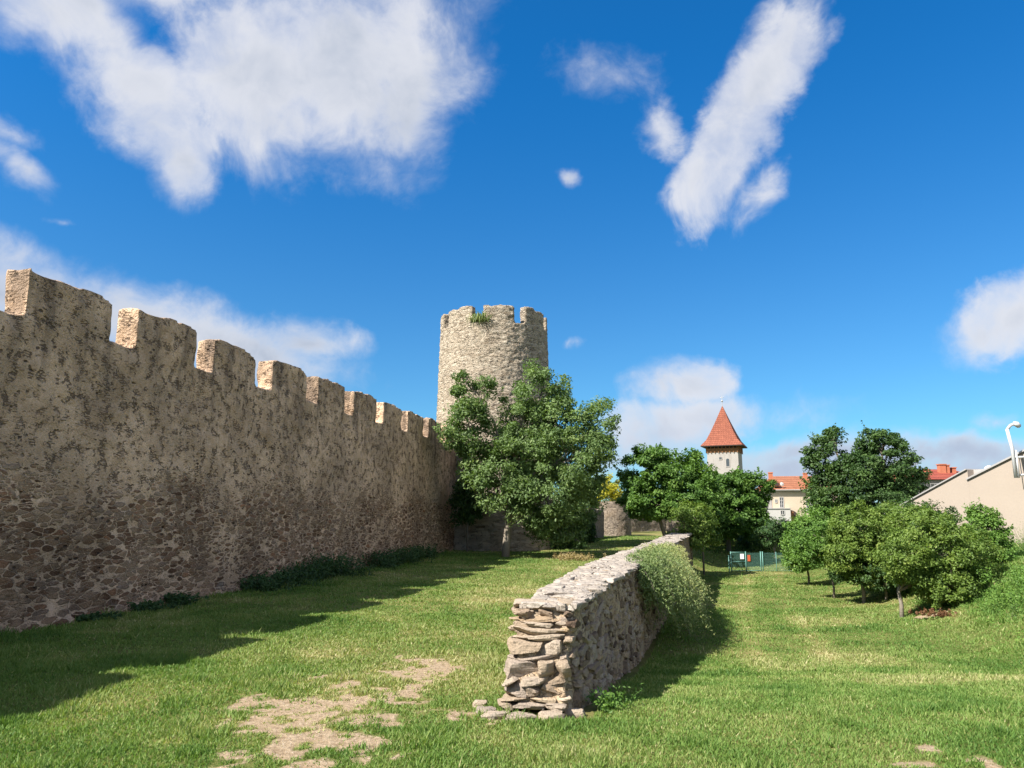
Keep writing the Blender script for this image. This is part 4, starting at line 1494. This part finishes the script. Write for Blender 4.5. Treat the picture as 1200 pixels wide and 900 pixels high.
a1, a2 = onwall(1074, 583), onwall(1133.5, 550.5)
b1, b2 = onwall(1134, 562.5), onwall(1200, 529.5)
slope2 = (b2[1] - b1[1]) / (b2[0] - b1[0])
b3x = b2[0] + 3.6
ridge = (b3x, b2[1] + slope2 * 3.6)
endp = (b3x + 5.5, ridge[1] - slope2 * 5.5)
a0 = (a1[0] - 3, a1[1] - (a2[1] - a1[1]) / (a2[0] - a1[0]) * 3)
MB().prism([(a0[0], 0, -.5), (a2[0], 0, -.5), (a2[0], 0, a2[1]), (a0[0], 0, a0[1])], (0, 9, 0)).build('lower_wall', m_cream, cb)
MB().prism([(b1[0] + .004, .004, -.5), (endp[0], .004, -.5), (endp[0], .004, endp[1]), (ridge[0], .004, ridge[1]), (b1[0] + .004, .004, b1[1])], (0, 9, 0)).build('main_wall', m_cream, cb)


def roof_strip(p, q, name, over=.10, th=.16, lift=.004):
    d_ = np.array([q[0] - p[0], 0, q[1] - p[1]]); n_ = np.array([-d_[2], 0, d_[0]]); n_ /= np.linalg.norm(n_)
    P0, P1 = np.array([p[0], -over, p[1]]) + n_ * lift, np.array([q[0], -over, q[1]]) + n_ * lift
    return MB().prism([P0, P1, P1 + n_ * th, P0 + n_ * th], (0, 9 + 2 * over, 0)).build(name, m_metal, cb)


roof_strip(a0, a2, 'lower_roof', th=.06)
rr_ = roof_strip(b1, ridge, 'roof', th=.08)
roof_strip(ridge, endp, 'roof', th=.08)
MB().box(a2[0] - .15, a2[0] + 1.15, .5, 9, a2[1] - .25, a2[1] + .02).build('flat_roof_edge', m_metal, cb)
sd_ = onwall(1137, 551)
MB().tube([(sd_[0] + .35, .9, sd_[1] - .3), (sd_[0] + .5, .7, sd_[1] - .02)], .03, 5).tube([(sd_[0] + .5, .7, sd_[1]), (sd_[0] + .52, .6, sd_[1] + .02)], [.24, .04], 10).build('satellite_dish', m_whitemetal, cb)

# white mast with a camera, bracketed to the building
p0, p1, p2, p3, p4 = [np.array(q) for q in (at(1190.5, 560, 35.2), at(1186, 525, 35.2), at(1180, 503, 35.2), at(1184, 498.5, 35.2), at(1189.5, 496.5, 35.2))]
ms = empty('camera_mast', tuple(p0), 0, 'white bent mast carrying a surveillance camera, fixed to the cream building', 'mast')
MB().tube([p0 - p0, p1 - p0, p2 - p0], .075, 10).build('pole', m_whitemetal, ms, True)
MB().tube([p2 - p0 + np.array([0, 0, -.02]), p3 - p0, p4 - p0], .07, 9).build('arm', m_whitemetal, ms, True)
hd = p4 - p0
MB().tube([hd + np.array([-.08, 0, .03]), hd + np.array([.05, -.02, -.02]), hd + np.array([.17, -.03, -.13])], [.09, .13, .11], 10).build('camera_head', m_whitemetal, ms, True)
MB().tube([hd + np.array([.17, -.03, -.13]), hd + np.array([.20, -.035, -.165])], [.10, .05], 10).build('camera_lens', m_glass, ms, True)
q0, q1 = at(1184.5, 545, 35.2) - p0, at(1192, 560, 35.2) - p0
MB().tube([p0 * 0 + np.array([.14, 0, 0]), p1 - p0 + np.array([.16, 0, -.1])], .055, 8).build('brace_pole', m_whitemetal, ms, True)
for py in (536, 557):
    s_ = at(1189, py, 35.2) - p0
    MB().tube([s_, s_ + np.array([1.1, .25, .05])], .06, 8).build('bracket', m_whitemetal, ms, True)
for dx in (.38, .62, .9):
    s_ = at(1189, 556, 35.2) - p0 + np.array([dx, .1, 0])
    MB().tube([s_ + np.array([0, 0, .8]), s_ + np.array([.04, 0, -.7])], .02, 6).build('cable', m_metal, ms, True)

# ------------------------------------------------------------------ gate and wire fence
m_gpaint = plain_mat('green_gate_paint', (.10, .23, .19), .5, 12, .12, .002, .4)
m_sign_w = plain_mat('white_sign', (.8, .8, .78), .5, 8, .04, .001)
m_sign_r = plain_mat('orange_red_sign', (.55, .11, .045), .5, 8, .06, .001)
D = 50.0
GA, GB_ = at(854.5, 664, D), at(894.5, 667, D)
gd = GB_ - GA; gl_ = math.hypot(gd[0], gd[1])
zg = tz(GA[0], D)
gt_ = empty('mesh_gate', (GA[0], D, zg), math.atan2(gd[1], gd[0]), 'green metal gate with wire mesh, a white and an orange sign', 'gate')
H_ = 1.28
for x_ in (0.0, .14, gl_ * .5, gl_ - .13, gl_):
    MB().tube([(x_, 0, -.3), (x_, 0, H_ if x_ not in (0.0,) else H_ * .8)], .035, 8).build('post', m_gpaint, gt_, True)
fr = MB()
for z_ in (.06, .62, H_ - .05):
    fr.tube([(.14, 0, z_), (gl_ * .5, 0, z_)], .022, 6)
    if z_ < .5: fr.tube([(gl_ * .5, 0, z_), (gl_ - .13, 0, z_)], .022, 6)
for x_ in (.14, gl_ * .5, gl_ - .13):
    fr.tube([(x_, 0, .05), (x_, 0, H_ - .05)], .024, 6)
fr.build('gate_frame', m_gpaint, gt_, True)
wm = MB()
for x_ in np.arange(.2, gl_ - .15, .06):
    wm.tube([(x_, .01, .07), (x_, .01, H_ - .07)], .0045, 3, False)
for z_ in np.arange(.1, H_ - .06, .08):
    wm.tube([(.15, .012, z_), (gl_ - .14, .012, z_)], .0045, 3, False)
wm.build('wire_mesh', m_gpaint, gt_)
xs_ = (868 - 854.5) / 40 * gl_
MB().box(xs_, xs_ + .24, -.03, -.012, .80, 1.13).build('sign', m_sign_w, gt_)
xs_ = (876.5 - 854.5) / 40 * gl_
MB().box(xs_, xs_ + .18, -.03, -.012, .66, 1.06).build('sign', m_sign_r, gt_)

fe = empty('wire_fence', (GB_[0], D, tz(GB_[0], D)), R(3), 'green wire mesh fence running from the gate to the bushes', 'fence')
FL = 2.6
for x_ in (.9, 1.75, 2.6):
    MB().tube([(x_, 0, -.3), (x_, 0, 1.25)], .022, 6).build('post', m_gpaint, fe, True)
wm = MB()
for x_ in np.arange(.08, FL, .06):
    wm.tube([(x_, .02, .02), (x_, .02, 1.2)], .004, 3, False)
for z_ in np.arange(.05, 1.2, .1):
    wm.tube([(.05, .024, z_), (FL, .024, z_)], .004, 3, False)
wm.build('wire_mesh', m_gpaint, fe)

# ------------------------------------------------------------------ sun and sky
SUN_EL = R(45.5)
SHADOW_AZ = R(57)          # shadows run this far to the right of straight ahead
sd = np.array([math.sin(SHADOW_AZ) * math.cos(SUN_EL), math.cos(SHADOW_AZ) * math.cos(SUN_EL), -math.sin(SUN_EL)])
su = bpy.data.lights.new('sun', 'SUN')
su.energy = 4.4
su.angle = R(.53)
su.color = (1.0, .955, .88)
so = bpy.data.objects.new('sun', su)
COL.objects.link(so)
so.rotation_euler = Vector(sd).to_track_quat('-Z', 'Y').to_euler()
so.location = (-30, -20, 40)

world = bpy.data.worlds.new('World')
scene.world = world
world.use_nodes = True
world.node_tree.nodes.clear()
g = NT(world.node_tree)
wout = g.node('ShaderNodeOutputWorld')
sky = g.node('ShaderNodeTexSky', sky_type='NISHITA')
sky.sun_disc = False
sky.sun_elevation = SUN_EL
tosun = -sd
sky.sun_rotation = math.atan2(tosun[0], tosun[1])
sky.altitude = 300
sky.air_density = 1.0
sky.dust_density = .35
sky.ozone_density = 3.0
SKY_IN = sky.outputs[0]   # very clear deep blue air: see below
dirv = g.node('ShaderNodeTexCoord').outputs['Generated']
dirv = g.vmath('NORMALIZE', dirv)
sep = g.node('ShaderNodeSeparateXYZ', {0: dirv})
azn = g.math('ARCTAN2', sep.outputs[0], sep.outputs[1])
eln = g.math('ARCSINE', sep.outputs[2])
SKYC = g.mix(1.0, SKY_IN, g.mix(g.step(eln, .02, .62), (.20, .395, .50), (.045, .40, .66)), 'MULTIPLY')
wv = g.vmath('SUBTRACT', g.noise(dirv, 9, 5, .6, out='Color'), (.5, .5, .5))
wv2 = g.vmath('SUBTRACT', g.noise(dirv, 3.5, 3, .5, out='Color'), (.5, .5, .5))
P2 = g.node('ShaderNodeCombineXYZ', {0: azn, 1: eln, 2: 0.0}).outputs[0]
P2 = g.vmath('ADD', P2, g.vmath('MULTIPLY', wv, (.055, .05, 0)))
P2 = g.vmath('ADD', P2, g.vmath('MULTIPLY', wv2, (.05, .04, 0)))


def azel(px, py):
    r_ = ray(px, py); r_ = r_ / np.linalg.norm(r_)
    return math.atan2(r_[0], r_[1]), math.asin(r_[2])


CLOUDS = [  # px, py, rx, ry, rotation in degrees (clockwise in the photo), weight
    (405, 88, 160, 128, 0, 1.25), (470, 112, 84, 98, 0, 1.15), (310, 75, 130, 120, 0, 1.15), (150, 95, 135, 80, 30, 1.1), (215, 185, 52, 66, 0, .95), (330, 140, 120, 80, 0, 1.0), (60, 15, 130, 65, 10, 1.1), (240, -60, 330, 90, 0, 1),
    (20, 195, 62, 24, 35, .8), (10, 150, 50, 26, 20, .5), (78, 258, 24, 8, 0, .6),
    (215, 385, 245, 46, 14, 1.15), (70, 350, 150, 40, 4, 1.1), (360, 402, 72, 30, 5, 1),
    (885, 115, 145, 44, -53, .85), (925, 50, 66, 42, -45, .8), (812, 212, 44, 24, -40, .7), (715, 92, 54, 28, 15, .52), (772, 148, 40, 22, 50, .46), (895, 233, 36, 20, -30, .38), (670, 203, 10, 8, 0, .5),
    (1195, 368, 72, 50, -25, 1.1), (672, 405, 20, 13, 0, .6),
    (810, 445, 66, 30, 0, 1), (840, 488, 120, 28, 0, .9), (785, 505, 75, 40, 0, .8),
    (960, 528, 190, 22, 0, .9), (1130, 530, 170, 26, 0, 1), (900, 545, 160, 26, 0, .9), (1050, 545, 220, 24, 0, .8), (1180, 488, 30, 10, -10, .35),
    (300, 560, 500, 40, 0, .6), (1300, 560, 400, 50, 0, .9), (-150, 330, 200, 90, 0, 1), (1500, 250, 160, 80, 10, 1)]
F_ = None
for (px, py, rx, ry, ro, wt) in CLOUDS:
    a0_, e0_ = azel(px, py)
    k = .5 * (math.hypot(azel(px + 5, py)[0] - a0_, 0) / 5 + abs(azel(px, py + 5)[1] - e0_) / 5)
    mp = g.mapping(P2, (a0_, e0_, 0), (0, 0, R(-ro)), (rx * k * 1.18, ry * k * 1.18, 1), 'TEXTURE')
    v_ = g.math('MULTIPLY', g.math('SUBTRACT', 1, g.vmath('LENGTH', mp)), wt)
    F_ = v_ if F_ is None else g.math('SMOOTH_MAX', F_, v_, .12)
wd3 = g.vmath('ADD', dirv, g.vmath('SCALE', g.vmath('SUBTRACT', g.noise(dirv, 6.0, 3, .5, out='Color'), (.5, .5, .5)), scale=.10))
nn1 = g.noise(wd3, 5.5, 9, .60)
nn2 = g.noise(wd3, 15.0, 7, .60)
# cloud added out of view, to the sides and behind, as neutral fill light
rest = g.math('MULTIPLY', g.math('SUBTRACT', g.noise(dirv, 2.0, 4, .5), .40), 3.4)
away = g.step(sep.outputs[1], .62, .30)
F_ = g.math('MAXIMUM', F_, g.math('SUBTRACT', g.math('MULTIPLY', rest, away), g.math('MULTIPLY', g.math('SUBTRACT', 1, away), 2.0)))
dens = g.math('ADD', F_, g.math('MULTIPLY', g.math('SUBTRACT', nn1, .5), 2.0))
dens = g.math('ADD', dens, g.math('MULTIPLY', g.math('SUBTRACT', nn2, .5), .68))
soft = g.step(g.noise(dirv, 3.1, 2, .5), .4, .6, .36, .90)
alpha = g.math('MULTIPLY', g.step(dens, -.05, soft), g.step(g.math('ADD', dens, g.math('MULTIPLY', g.math('SUBTRACT', nn2, .5), 1.6)), .0, 1.0, .62, 1))
core = g.step(dens, .35, 1.15)
shade = g.step(g.math('ADD', g.noise(wd3, 3.3, 5, .55), g.math('MULTIPLY', nn1, .35)), .56, .84)
CW, CG = (2.85, 2.9, 3.1), (1.55, 1.78, 2.2)
ccol = g.mix(g.math('MULTIPLY', core, g.math('ADD', .18, g.math('MULTIPLY', shade, .8)), clamp=True), CW, CG)
low = g.step(eln, .02, .16, 1, 0)
ccol = g.mix(g.math('MULTIPLY', low, .7), ccol, (1.65, 1.95, 2.6))
# the added out-of-view clouds are coloured brighter and warmer to strengthen their fill
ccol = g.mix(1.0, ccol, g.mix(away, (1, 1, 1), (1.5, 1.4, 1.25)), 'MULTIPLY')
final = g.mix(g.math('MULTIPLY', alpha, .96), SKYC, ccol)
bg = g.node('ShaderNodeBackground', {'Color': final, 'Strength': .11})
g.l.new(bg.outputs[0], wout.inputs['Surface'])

# ------------------------------------------------------------------ render settings
scene.view_settings.view_transform = 'Standard'
scene.view_settings.look = 'None'
scene.view_settings.gamma = 1
scene.view_settings.exposure = 1.38
scene.view_settings.use_curve_mapping = False
scene.render.engine = 'CYCLES'
scene.cycles.use_denoising = True
scene.cycles.max_bounces = 6
scene.cycles.transparent_max_bounces = 8
